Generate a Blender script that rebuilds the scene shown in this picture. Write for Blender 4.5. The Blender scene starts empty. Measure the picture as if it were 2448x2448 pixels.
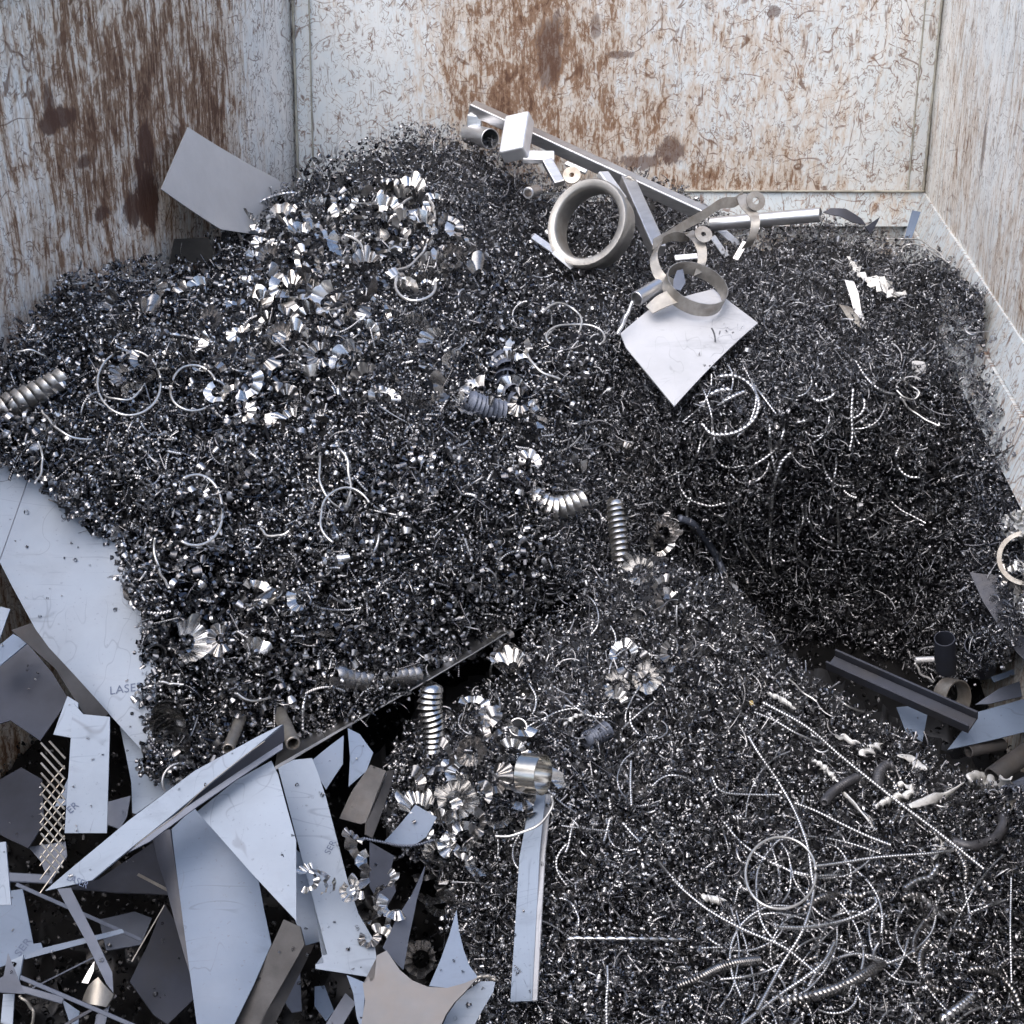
import bpy, bmesh, math, random
import numpy as np
from mathutils import Vector, Matrix

random.seed(7)
rng = np.random.default_rng(11)
SC = bpy.context.scene
COL = SC.collection

# ------------------------------------------------------------------ camera, sky, sun, exposure
CAM_H = 2.2
PITCH = math.radians(28.0)
FPX = 3063.0                      # focal length measured in photo pixels (2448 wide)
cam_data = bpy.data.cameras.new('camera')
cam_data.sensor_width = 36.0
cam_data.lens = 36.0 * FPX / 2448.0
cam_data.clip_start = 0.05
cam_data.clip_end = 2000.0
cam = bpy.data.objects.new('camera', cam_data)
COL.objects.link(cam)
cam.location = (0, 0, CAM_H)
cam.rotation_euler = (math.radians(90) - PITCH, 0, 0)
SC.camera = cam

SUN_EL, SUN_AZ = math.radians(62), math.radians(216)    # veiled sun behind the viewer, to the left
world = bpy.data.worlds.new('World')
SC.world = world
world.use_nodes = True
wn = world.node_tree
bg = wn.nodes['Background']
sky = wn.nodes.new('ShaderNodeTexSky')
sky.sky_type = 'NISHITA'
sky.sun_disc = False
sky.sun_elevation = SUN_EL
sky.sun_rotation = SUN_AZ
sky.air_density = 1.0
sky.dust_density = 3.0
sky.ozone_density = 1.0
wn.links.new(sky.outputs['Color'], bg.inputs['Color'])
bg.inputs['Strength'].default_value = 0.15
sun_d = bpy.data.lights.new('sun', 'SUN')
sun_d.energy = 1.5
sun_d.angle = math.radians(80)
sun_d.color = (1.0, 0.96, 0.91)
sun = bpy.data.objects.new('sun', sun_d)
COL.objects.link(sun)
sdir = Vector((math.sin(SUN_AZ) * math.cos(SUN_EL), math.cos(SUN_AZ) * math.cos(SUN_EL), math.sin(SUN_EL)))
sun.rotation_euler = sdir.to_track_quat('Z', 'Y').to_euler()
sun.location = (-2, -6, 8)
SC.view_settings.view_transform = 'Standard'
SC.view_settings.look = 'None'
SC.view_settings.exposure = 0.8
SC.view_settings.gamma = 1.0
SC.cycles.max_bounces = 4
SC.cycles.glossy_bounces = 3
SC.cycles.diffuse_bounces = 2
SC.cycles.use_adaptive_sampling = True
SC.cycles.adaptive_threshold = 0.04
SC.cycles.caustics_reflective = False
SC.cycles.caustics_refractive = False

# ------------------------------------------------------------------ geometry helpers
FWD = np.array([0, math.cos(PITCH), -math.sin(PITCH)])
UPV = np.array([0, math.sin(PITCH), math.cos(PITCH)])
RGT = np.array([1.0, 0, 0])
C0 = np.array([0, 0, CAM_H])


def P(x, y, d):
    """a point seen at photo position x, y at distance d along the optical axis"""
    x = np.asarray(x, float); y = np.asarray(y, float); d = np.asarray(d, float)
    dr = FWD + np.multiply.outer((x - 1224) / FPX, RGT) + np.multiply.outer((1224 - y) / FPX, UPV)
    return C0 + dr * d[..., None]


def ray(x, y):
    return FWD + RGT * (x - 1224) / FPX + UPV * (1224 - y) / FPX


def on_plane(x, y, p0, n):
    r = ray(x, y)
    t = np.dot(p0 - C0, n) / np.dot(r, n)
    return C0 + r * t


def depth_of(p):
    return float(np.dot(np.asarray(p) - C0, FWD))


def view(ox, oy, s):
    return lambda *pts: [(ox + a * s, oy + b * s) for a, b in pts]


full = view(0, 0, 1)
z3 = view(0, 700, 816 / 1932)
z4 = view(816, 700, 816 / 1932)
z5 = view(1632, 700, 816 / 1932)
z6 = view(0, 1632, 816 / 1932)
z7 = view(816, 1632, 816 / 1932)
z8 = view(1632, 1632, 816 / 1932)
a1 = view(1100, 200, 700 / 1932)
a2 = view(1450, 450, 450 / 1581)
a3 = view(1900, 450, 548 / 1932)
a4 = view(2000, 1200, 448 / 1082)
a5 = view(0, 1400, 450 / 1449)
a6 = view(0, 1900, 450 / 1586)
a7 = view(450, 1700, 450 / 1162)
a8 = view(550, 400, 600 / 1932)


def nrm(v):
    v = np.asarray(v, float)
    return v / np.linalg.norm(v)


def link_mesh(name, verts, faces, mat, parent=None, smooth=False):
    me = bpy.data.meshes.new(name)
    me.from_pydata([tuple(map(float, v)) for v in verts], [], [tuple(map(int, f)) for f in faces])
    me.validate()
    me.update()
    if mat:
        me.materials.append(mat)
    if smooth:
        for p in me.polygons:
            p.use_smooth = True
    o = bpy.data.objects.new(name, me)
    COL.objects.link(o)
    if parent:
        o.parent = parent
    return o


def link_bm(name, bm, mat, parent=None, smooth=False):
    bmesh.ops.recalc_face_normals(bm, faces=bm.faces)
    me = bpy.data.meshes.new(name)
    bm.to_mesh(me)
    bm.free()
    if mat:
        me.materials.append(mat)
    if smooth:
        for p in me.polygons:
            p.use_smooth = True
    o = bpy.data.objects.new(name, me)
    COL.objects.link(o)
    if parent:
        o.parent = parent
    return o


def tag(o, label, cat, group=None, kind=None):
    if label: o['label'] = label
    if cat: o['category'] = cat
    if group: o['group'] = group
    if kind: o['kind'] = kind
    return o


def empty(name, label, cat, loc=(0, 0, 0), group=None):
    """an Empty at a thing's base; parts are built in world space and keep it"""
    o = bpy.data.objects.new(name, None)
    o.empty_display_size = 0.05
    COL.objects.link(o)
    tag(o, label, cat, group)
    return o


class MB:
    """collects shapes into one mesh"""
    def __init__(self):
        self.v = []; self.f = []

    def add(self, verts, faces):
        n = len(self.v)
        self.v.extend([tuple(map(float, p)) for p in verts])
        self.f.extend([tuple(i + n for i in f) for f in faces])
        return self

    def build(self, name, mat, parent=None, smooth=False):
        return link_mesh(name, self.v, self.f, mat, parent, smooth)


def frames(path):
    """parallel-transport frames along a path (n,3)"""
    path = np.asarray(path, float)
    t = np.gradient(path, axis=0)
    t /= np.linalg.norm(t, axis=1)[:, None] + 1e-12
    u = np.zeros_like(path)
    a = np.array([0, 0, 1.0]) if abs(t[0][2]) < 0.9 else np.array([1.0, 0, 0])
    u0 = nrm(np.cross(t[0], a))
    for i in range(len(path)):
        u0 = u0 - t[i] * np.dot(u0, t[i])
        u0 = nrm(u0)
        u[i] = u0
    w = np.cross(t, u)
    return t, u, w


def smooth_path(pts, n):
    """Catmull-Rom through pts resampled evenly to n points"""
    pts = np.asarray(pts, float)
    if len(pts) == 2:
        k = np.linspace(0, 1, n)[:, None]
        return pts[0] * (1 - k) + pts[1] * k
    q = np.vstack([2 * pts[0] - pts[1], pts, 2 * pts[-1] - pts[-2]])
    out = []
    for i in range(1, len(q) - 2):
        tt = np.linspace(0, 1, 24, endpoint=False)[:, None]
        p0, p1, p2, p3 = q[i - 1], q[i], q[i + 1], q[i + 2]
        out.append(0.5 * ((2 * p1) + (-p0 + p2) * tt + (2 * p0 - 5 * p1 + 4 * p2 - p3) * tt ** 2
                          + (-p0 + 3 * p1 - 3 * p2 + p3) * tt ** 3))
    out.append(pts[-1:])
    out = np.vstack(out)
    s = np.concatenate([[0], np.cumsum(np.linalg.norm(np.diff(out, axis=0), axis=1))])
    k = np.linspace(0, s[-1], n)
    return np.stack([np.interp(k, s, out[:, i]) for i in range(3)], 1)


def tube_geo(path, rad, seg=8, closed=False, caps=True):
    path = np.asarray(path, float)
    n = len(path)
    t, u, w = frames(path)
    rad = np.broadcast_to(np.asarray(rad, float), (n,))
    an = np.arange(seg) * 2 * math.pi / seg
    v = (path[:, None, :] + rad[:, None, None] * (np.cos(an)[None, :, None] * u[:, None, :] + np.sin(an)[None, :, None] * w[:, None, :])).reshape(-1, 3)
    f = []
    m = n if closed else n - 1
    for i in range(m):
        j = (i + 1) % n
        for k in range(seg):
            l = (k + 1) % seg
            f.append((i * seg + k, i * seg + l, j * seg + l, j * seg + k))
    if caps and not closed:
        f.append(tuple(range(seg))[::-1])
        f.append(tuple((n - 1) * seg + k for k in range(seg)))
    return v, f


def pipe_geo(a, b, r, wall, seg=24):
    """an open pipe with wall thickness from a to b"""
    a = np.asarray(a, float); b = np.asarray(b, float)
    t = nrm(b - a)
    u = nrm(np.cross(t, [0.3, 0.1, 1]))
    w = np.cross(t, u)
    an = np.arange(seg) * 2 * math.pi / seg
    ring = lambda c, rr: c + rr * (np.cos(an)[:, None] * u + np.sin(an)[:, None] * w)
    bev = min(wall * .3, .002)
    rings = [ring(a, r - wall), ring(a, r - bev), ring(a + t * bev, r), ring(b - t * bev, r), ring(b, r - bev), ring(b, r - wall)]
    v = np.vstack(rings)
    f = []
    nr = len(rings)
    for i in range(nr):
        j = (i + 1) % nr
        for k in range(seg):
            l = (k + 1) % seg
            f.append((i * seg + k, i * seg + l, j * seg + l, j * seg + k))
    return v, f


def box_geo(a, b, up, wd, ht):
    """a square bar from a to b, wd across, ht along up"""
    a = np.asarray(a, float); b = np.asarray(b, float)
    t = nrm(b - a)
    s = nrm(np.cross(t, up)); u = np.cross(s, t)
    v = []
    for c in (a, b):
        for i, j in ((-1, -1), (1, -1), (1, 1), (-1, 1)):
            v.append(c + s * i * wd / 2 + u * j * ht / 2)
    return v, [(0, 1, 2, 3), (7, 6, 5, 4), (0, 4, 5, 1), (1, 5, 6, 2), (2, 6, 7, 3), (3, 7, 4, 0)]


def bevel(o, w=0.002, seg=2):
    m = o.modifiers.new('bevel', 'BEVEL')
    m.width = w; m.segments = seg; m.limit_method = 'ANGLE'; m.angle_limit = math.radians(40)
    return o


# ------------------------------------------------------------------ materials
def new_mat(name):
    m = bpy.data.materials.new(name)
    m.use_nodes = True
    nt = m.node_tree
    return m, nt, nt.nodes['Principled BSDF']


def N(nt, kind, **kw):
    n = nt.nodes.new(kind)
    for k, v in kw.items():
        setattr(n, k, v)
    return n


def ramp(nt, fac, stops):
    r = N(nt, 'ShaderNodeValToRGB')
    el = r.color_ramp.elements
    while len(el) < len(stops):
        el.new(0.5)
    for e, (p, c) in zip(el, stops):
        e.position = p
        e.color = (*c, 1) if len(c) == 3 else c
    nt.links.new(fac, r.inputs['Fac'])
    return r.outputs['Color']


def math_n(nt, op, a, b=None, c=None, clamp=False):
    n = N(nt, 'ShaderNodeMath', operation=op)
    n.use_clamp = clamp
    for i, x in enumerate((a, b, c)):
        if x is None: continue
        if isinstance(x, (int, float)):
            n.inputs[i].default_value = x
        else:
            nt.links.new(x, n.inputs[i])
    return n.outputs[0]


def mix_c(nt, fac, a, b, blend='MIX'):
    n = N(nt, 'ShaderNodeMix', data_type='RGBA', blend_type=blend)
    for s, x in ((n.inputs[0], fac), (n.inputs[6], a), (n.inputs[7], b)):
        if isinstance(x, (int, float)):
            s.default_value = x
        elif isinstance(x, tuple):
            s.default_value = (*x, 1)
        else:
            nt.links.new(x, s)
    return n.outputs[2]


def noise(nt, vec, scale=1.0, detail=4, rough=0.55, dist=0.0):
    n = N(nt, 'ShaderNodeTexNoise')
    n.inputs['Scale'].default_value = scale
    n.inputs['Detail'].default_value = detail
    n.inputs['Roughness'].default_value = rough
    n.inputs['Distortion'].default_value = dist
    nt.links.new(vec, n.inputs['Vector'])
    return n.outputs['Fac']


def mapping(nt, vec, scale=(1, 1, 1), loc=(0, 0, 0), rot=(0, 0, 0)):
    n = N(nt, 'ShaderNodeMapping')
    n.inputs['Scale'].default_value = scale
    n.inputs['Location'].default_value = loc
    n.inputs['Rotation'].default_value = rot
    nt.links.new(vec, n.inputs['Vector'])
    return n.outputs['Vector']


def smooth(nt, x, lo, hi):
    n = N(nt, 'ShaderNodeMapRange', interpolation_type='SMOOTHSTEP')
    n.inputs['From Min'].default_value = lo
    n.inputs['From Max'].default_value = hi
    nt.links.new(x, n.inputs['Value'])
    return n.outputs['Result']


def chip_mat(name, dark, light, r0=0.18, r1=0.4, metallic=1.0):
    m, nt, b = new_mat(name)
    g = N(nt, 'ShaderNodeNewGeometry')
    rnd = g.outputs['Random Per Island']
    c = ramp(nt, rnd, [(0.0, dark), (0.6, tuple((a * .76 + l * .24) for a, l in zip(dark, light))), (1.0, light)])
    nt.links.new(c, b.inputs['Base Color'])
    r = math_n(nt, 'MULTIPLY_ADD', rnd, r1 - r0, r0)
    nt.links.new(r, b.inputs['Roughness'])
    b.inputs['Metallic'].default_value = metallic
    return m


def metal_mat(name, col, rough=0.35, metallic=1.0, var=0.25, scale=30, dirt=None, bump=0.0, stretch=(1, 1, 1), dirt_amt=0.5):
    m, nt, b = new_mat(name)
    tc = N(nt, 'ShaderNodeTexCoord')
    v = mapping(nt, tc.outputs['Object'], stretch)
    n1 = noise(nt, v, scale, 5, 0.6)
    n2 = noise(nt, v, scale * 6, 3, 0.6)
    lo = tuple(c * (1 - var) for c in col); hi = tuple(min(1, c * (1 + var * .6)) for c in col)
    c = ramp(nt, n1, [(0.3, lo), (0.7, hi)])
    if dirt:
        n3 = noise(nt, mapping(nt, tc.outputs['Object'], (1, 1, 1), (3, 1, 7)), scale * .35, 6, 0.65)
        c = mix_c(nt, math_n(nt, 'MULTIPLY', smooth(nt, n3, .5, .7), dirt_amt), c, dirt)
    nt.links.new(c, b.inputs['Base Color'])
    nt.links.new(math_n(nt, 'MULTIPLY_ADD', n2, .3, rough - .15, clamp=True), b.inputs['Roughness'])
    b.inputs['Metallic'].default_value = metallic
    if bump:
        bp = N(nt, 'ShaderNodeBump')
        bp.inputs['Strength'].default_value = bump
        bp.inputs['Distance'].default_value = 0.002
        nt.links.new(n2, bp.inputs['Height'])
        nt.links.new(bp.outputs[0], b.inputs['Normal'])
    return m


def film_mat(name, col, rough=0.45, dirt=0.35):
    """white protective film on sheet metal: smears, specks and hairline scratches"""
    m, nt, b = new_mat(name)
    tc = N(nt, 'ShaderNodeTexCoord')
    o = tc.outputs['Object']
    n1 = noise(nt, o, 7, 6, .62)
    c = mix_c(nt, smooth(nt, n1, .35, .75), col, tuple(x * .86 for x in col))
    sp = noise(nt, mapping(nt, o, (1, 1, 1), (5, 2, 1)), 160, 2, .5)
    c = mix_c(nt, math_n(nt, 'MULTIPLY', smooth(nt, sp, .66, .74), dirt), c, (.10, .10, .12))
    ln = noise(nt, mapping(nt, o, (1, 1, 1), (1, 8, 3)), 5.5, 2, .4, .6)
    l = math_n(nt, 'ABSOLUTE', math_n(nt, 'SUBTRACT', ln, .5))
    gate = smooth(nt, noise(nt, mapping(nt, o, (1, 1, 1), (9, 3, 3)), 9, 2), .52, .62)
    lm = math_n(nt, 'MULTIPLY', math_n(nt, 'SUBTRACT', 1.0, smooth(nt, l, .0, .006)), gate)
    c = mix_c(nt, math_n(nt, 'MULTIPLY', lm, .45), c, (.12, .13, .16))
    sm = noise(nt, mapping(nt, o, (2.2, 9, 5), (4, 4, 4), (.3, .2, .9)), 1.6, 6, .7, .8)
    c = mix_c(nt, math_n(nt, 'MULTIPLY', smooth(nt, sm, .54, .74), .34), c, tuple(x * .42 for x in col))
    for q in range(2):
        l2 = noise(nt, mapping(nt, o, ((1.2, 14, 6), (11, 1.5, 8))[q], (q * 5, 3, 2), (.2, .5 * q, .7)), 2.4, 1, .3, .15)
        l2 = math_n(nt, 'ABSOLUTE', math_n(nt, 'SUBTRACT', l2, .5))
        g2 = smooth(nt, noise(nt, mapping(nt, o, (1, 1, 1), (q * 8, 7, 3)), 6, 3), .50, .60)
        c = mix_c(nt, math_n(nt, 'MULTIPLY', math_n(nt, 'MULTIPLY', math_n(nt, 'SUBTRACT', 1.0, smooth(nt, l2, .0, .012)), g2), .4), c, tuple(x * .4 for x in col))
    nt.links.new(c, b.inputs['Base Color'])
    nt.links.new(math_n(nt, 'MULTIPLY_ADD', sm, -.35, rough + .2), b.inputs['Roughness'])
    b.inputs['Specular IOR Level'].default_value = .4
    bp = N(nt, 'ShaderNodeBump')
    bp.inputs['Strength'].default_value = .25
    bp.inputs['Distance'].default_value = .004
    nt.links.new(noise(nt, o, 14, 3), bp.inputs['Height'])
    nt.links.new(bp.outputs[0], b.inputs['Normal'])
    return m


M = {}
M['chip_main'] = chip_mat('swarf steel', (.072, .073, .084), (.68, .68, .69), .15, .4)
M['chip_right'] = chip_mat('fine swarf steel', (.068, .068, .078), (.54, .545, .565), .17, .42)  # fine swarf, darkened further to stand for deep shade on the right heap
M['chip_front'] = chip_mat('flake swarf steel', (.06, .06, .07), (.70, .70, .715), .15, .38)
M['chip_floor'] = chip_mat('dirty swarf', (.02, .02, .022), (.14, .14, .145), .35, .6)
M['fan'] = metal_mat('curl steel', (.58, .575, .57), .24, 1, .35, 60)
M['fan_dim'] = metal_mat('dim curl steel', (.34, .33, .325), .3, 1, .35, 60)
M['fan_bright'] = metal_mat('bright curl steel', (.84, .82, .79), .34, 1, .2, 60)
M['bead'] = metal_mat('coiled chip steel', (.72, .72, .73), .3, 1, .2, 50)
M['wire'] = metal_mat('wire steel', (.78, .77, .75), .38, .85, .15, 40)
M['steel'] = metal_mat('bare steel', (.70, .70, .71), .36, 1, .15, 18, None, .1, (1, 1, 6))
M['steel_bright'] = metal_mat('bright aluminium', (.86, .86, .87), .42, .75, .08, 25)
M['steel_dull'] = metal_mat('dull steel', (.38, .36, .33), .45, .8, .3, 25, (.14, .1, .07), .15)
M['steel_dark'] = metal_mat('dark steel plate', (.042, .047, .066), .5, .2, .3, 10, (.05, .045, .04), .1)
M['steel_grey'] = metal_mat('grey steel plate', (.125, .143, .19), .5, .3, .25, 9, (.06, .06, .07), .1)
M['brown'] = metal_mat('brownish dirty steel', (.085, .083, .086), .6, .3, .35, 14, (.07, .05, .035), .3)
M['sheet_bare'] = metal_mat('flat metal sheet', (.60, .60, .61), .5, .45, .06, 12)
M['sheet_beige'] = metal_mat('beige steel sheet', (.20, .198, .205), .55, .25, .12, 10, (.24, .2, .17), .1)
M['film'] = film_mat('blue white film', (.27, .322, .405))  # light blue film; the blue of skylit shade is added to its colour
M['film_white'] = film_mat('white film', (.47, .48, .51), .5, .12)
M['film_blue'] = film_mat('bluish film', (.165, .215, .305))  # deeper film tone, with the same skylit shade tint in its colour
M['white_chip'] = metal_mat('pale matt chip', (.80, .80, .79), .5, .35, .15, 60)
M['crumple'] = metal_mat('crumpled white foil', (.82, .81, .78), .5, .1, .1, 20)
M['ink'] = metal_mat('printed blue ink', (.09, .12, .2), .6, 0, .2, 90)
M['black'] = metal_mat('black plate', (.004, .004, .004), .85, 0, .2, 20)
M['rubber'] = metal_mat('dark hose', (.10, .10, .11), .5, .5, .3, 40)
M['yellow'] = metal_mat('yellow scrap', (.26, .19, .06), .5, 0, .2, 40)


# ------------------------------------------------------------------ ground and container
def ground():
    m, nt, b = new_mat('yard concrete')
    tc = N(nt, 'ShaderNodeTexCoord')
    c = ramp(nt, noise(nt, tc.outputs['Object'], .8, 8, .6), [(.3, (.16, .155, .15)), (.7, (.27, .265, .255))])
    nt.links.new(c, b.inputs['Base Color'])
    b.inputs['Roughness'].default_value = .9
    s = 600
    o = link_mesh('ground', [(-s, -s, -.16), (s, -s, -.16), (s, s, -.16), (-s, s, -.16)], [(0, 1, 2, 3)], m)
    tag(o, 'grey concrete yard under the container', 'ground', kind='structure')


ground()

Z_RIM = 1.92
D_BACK = 4.54
cor_r = P(2209, 463, D_BACK)                 # where back wall, right wall and base rail meet
cor_l = P(710, 452, D_BACK)
Z_RAIL = float((cor_r[2] + cor_l[2]) / 2)
n_hz = np.array([0, 0, 1.0])
rw_far = on_plane(2439, 802, np.array([0, 0, Z_RAIL]), n_hz)     # second point on the right rail line
lw_far = P(-10, 860, 2.98)
# plan directions of the three walls
BL = np.array([cor_l[0], cor_l[1], 0.0]); BR = np.array([cor_r[0], cor_r[1], 0.0])
dir_b = nrm(BR - BL)
dir_r = nrm(np.array([rw_far[0], rw_far[1], 0]) - BR)
dir_l = nrm(np.array([lw_far[0], lw_far[1], 0]) - BL)


def wall_material(name, seed, base, gauss, blots, thr, streak=1.0, scr=1.0, dirt=(.55, .50, .42), tone=0.0):
    """white paint worn to rust. gauss: (u, v, ru, rv, amount) areas with more or less rust; blots: dark rust patches"""
    m, nt, b = new_mat(name)
    uv = N(nt, 'ShaderNodeUVMap').outputs[0]
    wob = noise(nt, mapping(nt, uv, (7, 4, 1), (seed, 0, 0)), 1, 3, .6)
    bias = None
    for (u, v, ru, rv, am) in gauss:
        q = mapping(nt, uv, (1 / ru, 1 / rv, 1), (-u / ru, -v / rv, 0))
        ln = N(nt, 'ShaderNodeVectorMath', operation='LENGTH')
        nt.links.new(q, ln.inputs[0])
        g = math_n(nt, 'MULTIPLY', math_n(nt, 'SUBTRACT', 1.0, smooth(nt, ln.outputs['Value'], 0, 1)), am)
        bias = g if bias is None else math_n(nt, 'ADD', bias, g)
    big = noise(nt, mapping(nt, uv, (1.6, .9, 1), (seed, 3, 0)), 1, 4, .6)
    st = noise(nt, mapping(nt, uv, (44, 4.2, 1), (0, seed, 0)), 1, 6, .68, .7)
    mid = noise(nt, mapping(nt, uv, (17, 8, 1), (seed, seed, 0)), 1, 6, .66, .8)
    fine = noise(nt, mapping(nt, uv, (95, 34, 1), (seed, 1, 0)), 1, 5, .7, .6)
    s = math_n(nt, 'MULTIPLY', big, .55)
    s = math_n(nt, 'MULTIPLY_ADD', st, 1.0 * streak, s)
    s = math_n(nt, 'MULTIPLY_ADD', mid, 1.0, s)
    s = math_n(nt, 'MULTIPLY_ADD', fine, .9, s)
    if bias is not None:
        s = math_n(nt, 'ADD', s, bias)
    s = math_n(nt, 'SUBTRACT', s, .5 * (.55 + streak + 1.9))
    # s sits near 0; rust begins above thr
    stain = smooth(nt, s, thr - .26, thr + .14)
    rust = smooth(nt, s, thr + .06, thr + .23)
    deep = smooth(nt, s, thr + .25, thr + .42)
    grain = noise(nt, mapping(nt, uv, (9, 6, 1), (2, seed, 0)), 1, 6, .7)
    paint = mix_c(nt, smooth(nt, grain, .38, .68), base, tuple(x * k for x, k in zip(base, (.90, .94, .97))))
    # faint vertical run marks on the paint
    runs = noise(nt, mapping(nt, uv, (60, 1.4, 1), (seed, 5, 0)), 1, 3, .6)
    paint = mix_c(nt, math_n(nt, 'MULTIPLY', smooth(nt, runs, .52, .7), .22), paint, dirt)
    tan = mix_c(nt, fine, (.60, .42, .26), (.44, .285, .16))
    brown = mix_c(nt, fine, (.10, .045, .025), (.34, .18, .088))
    dark = mix_c(nt, fine, (.07, .032, .022), (.12, .06, .038))
    c = mix_c(nt, math_n(nt, 'MULTIPLY', stain, .62), paint, tan)
    c = mix_c(nt, math_n(nt, 'MULTIPLY', rust, .85), c, brown)
    c = mix_c(nt, math_n(nt, 'MULTIPLY', deep, .9), c, dark)
    # thin curved scratches left by the scrap
    for k, (sx, sy, dd, wd, lo, hi, am) in enumerate(((5, 3.4, 1.4, .012, .52, .58, .9), (12, 10, 2.0, .022, .47, .55, .75), (3.1, 5.2, .9, .007, .48, .56, .8),
                                                  (24, 20, 1.8, .035, .48, .56, .7), (26, 5, .5, .025, .52, .60, .7), (9, 7, 3.0, .016, .48, .55, .8))):
        q = noise(nt, mapping(nt, uv, (sx, sy, 1), (seed * 1.7 + k, k * 3.3, 0), (0, 0, .35 * k)), 1, 2, .45, dd)
        l = math_n(nt, 'ABSOLUTE', math_n(nt, 'SUBTRACT', q, .5))
        g = smooth(nt, noise(nt, mapping(nt, uv, (sx * 1.1 + 2, sy * .9 + 2, 1), (k * 7, seed, 0)), 1, 3, .6), lo, hi)
        l = math_n(nt, 'MULTIPLY', math_n(nt, 'SUBTRACT', 1.0, smooth(nt, l, wd * .25, wd)), g)
        c = mix_c(nt, math_n(nt, 'MULTIPLY', l, am * scr), c, (.16, .085, .052) if k != 1 else (.24, .135, .08))
    for (u, v, ru, rv, am) in blots:
        q = mapping(nt, uv, (1 / ru, 1 / rv, 1), (-u / ru, -v / rv, 0))
        ln = N(nt, 'ShaderNodeVectorMath', operation='LENGTH')
        nt.links.new(q, ln.inputs[0])
        dd = math_n(nt, 'MULTIPLY_ADD', math_n(nt, 'ADD', math_n(nt, 'MULTIPLY', wob, 1.5), math_n(nt, 'ADD', fine, mid)), 1.4, ln.outputs['Value'])
        g = math_n(nt, 'SUBTRACT', 1.0, smooth(nt, dd, 2.95, 3.25))
        c = mix_c(nt, math_n(nt, 'MULTIPLY', g, am), c, (.105, .054, .038))
    nt.links.new(c, b.inputs['Base Color'])
    r = math_n(nt, 'MULTIPLY_ADD', rust, .3, .52)
    nt.links.new(r, b.inputs['Roughness'])
    b.inputs['Specular IOR Level'].default_value = .3
    bp = N(nt, 'ShaderNodeBump')
    bp.inputs['Strength'].default_value = .5
    bp.inputs['Distance'].default_value = .003
    nt.links.new(math_n(nt, 'SUBTRACT', mid, math_n(nt, 'MULTIPLY', rust, .6)), bp.inputs['Height'])
    nt.links.new(bp.outputs[0], b.inputs['Normal'])
    return m


def wall_uv(o, origin, du, n):
    """metres along the wall, metres up"""
    me = o.data
    lay = me.uv_layers.new(name='UVMap')
    for lp in me.loops:
        co = np.array(me.vertices[lp.vertex_index].co)
        lay.data[lp.index].uv = (float(np.dot(co - origin, du)), float(co[2]))


def slab(name, a, b, z0, z1, outn, th, mat, parent, origin, du, dents=0.0, lean=0.0, seed=0, nu=40, nv=24):
    """a plate between plan points a and b, z0..z1, thickness th towards outn, gently dented"""
    r = np.random.default_rng(seed)
    ph = r.uniform(0, 6.28, 8); kx = r.uniform(1, 6, 8); kz = r.uniform(1, 6, 8)
    vs = []; fs = []
    for j in range(nv + 1):
        for i in range(nu + 1):
            p = a + (b - a) * i / nu
            z = z0 + (z1 - z0) * j / nv
            q = np.array([p[0], p[1], z])
            dz = sum(math.sin(kx[k] * i / nu * 6 + kz[k] * j / nv * 5 + ph[k]) for k in range(8)) / 8
            q = q + outn * (dents * dz + lean * (z - Z_RAIL))
            vs.append(q)
    W = nu + 1
    for j in range(nv):
        for i in range(nu):
            fs.append((j * W + i, j * W + i + 1, (j + 1) * W + i + 1, (j + 1) * W + i))
    n0 = len(vs)
    for q in list(vs):
        vs.append(q + outn * th)
    for j in range(nv):
        for i in range(nu):
            fs.append((n0 + j * W + i, n0 + (j + 1) * W + i, n0 + (j + 1) * W + i + 1, n0 + j * W + i + 1))
    for i in range(nu):
        for j in (0, nv):
            fs.append((j * W + i, n0 + j * W + i, n0 + j * W + i + 1, j * W + i + 1))
    for j in range(nv):
        for i in (0, nu):
            fs.append((j * W + i, (j + 1) * W + i, n0 + (j + 1) * W + i, n0 + j * W + i))
    o = link_mesh(name, vs, fs, mat, parent, dents > 0)
    wall_uv(o, origin, du, outn)
    return o


out_b = nrm(np.array([-dir_b[1], dir_b[0], 0])); out_b *= np.sign(out_b[1])
out_r = nrm(np.array([dir_r[1], -dir_r[0], 0])); out_r *= np.sign(out_r[0])
out_l = nrm(np.array([dir_l[1], -dir_l[0], 0])); out_l *= -np.sign(out_l[0])


def px_uv(x, y, origin, du, outn):
    p = on_plane(x, y, origin, outn)
    return float(np.dot(p - origin, du)), float(p[2])


def areas(lst, origin, du, outn):
    res = []
    for (x, y, rx, ry, am) in lst:
        u0, v0 = px_uv(x, y, origin, du, outn)
        u1, _ = px_uv(x + rx, y, origin, du, outn)
        _, v1 = px_uv(x, y - ry, origin, du, outn)
        res.append((u0, v0, abs(u1 - u0), abs(v1 - v0), am))
    return res


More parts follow.
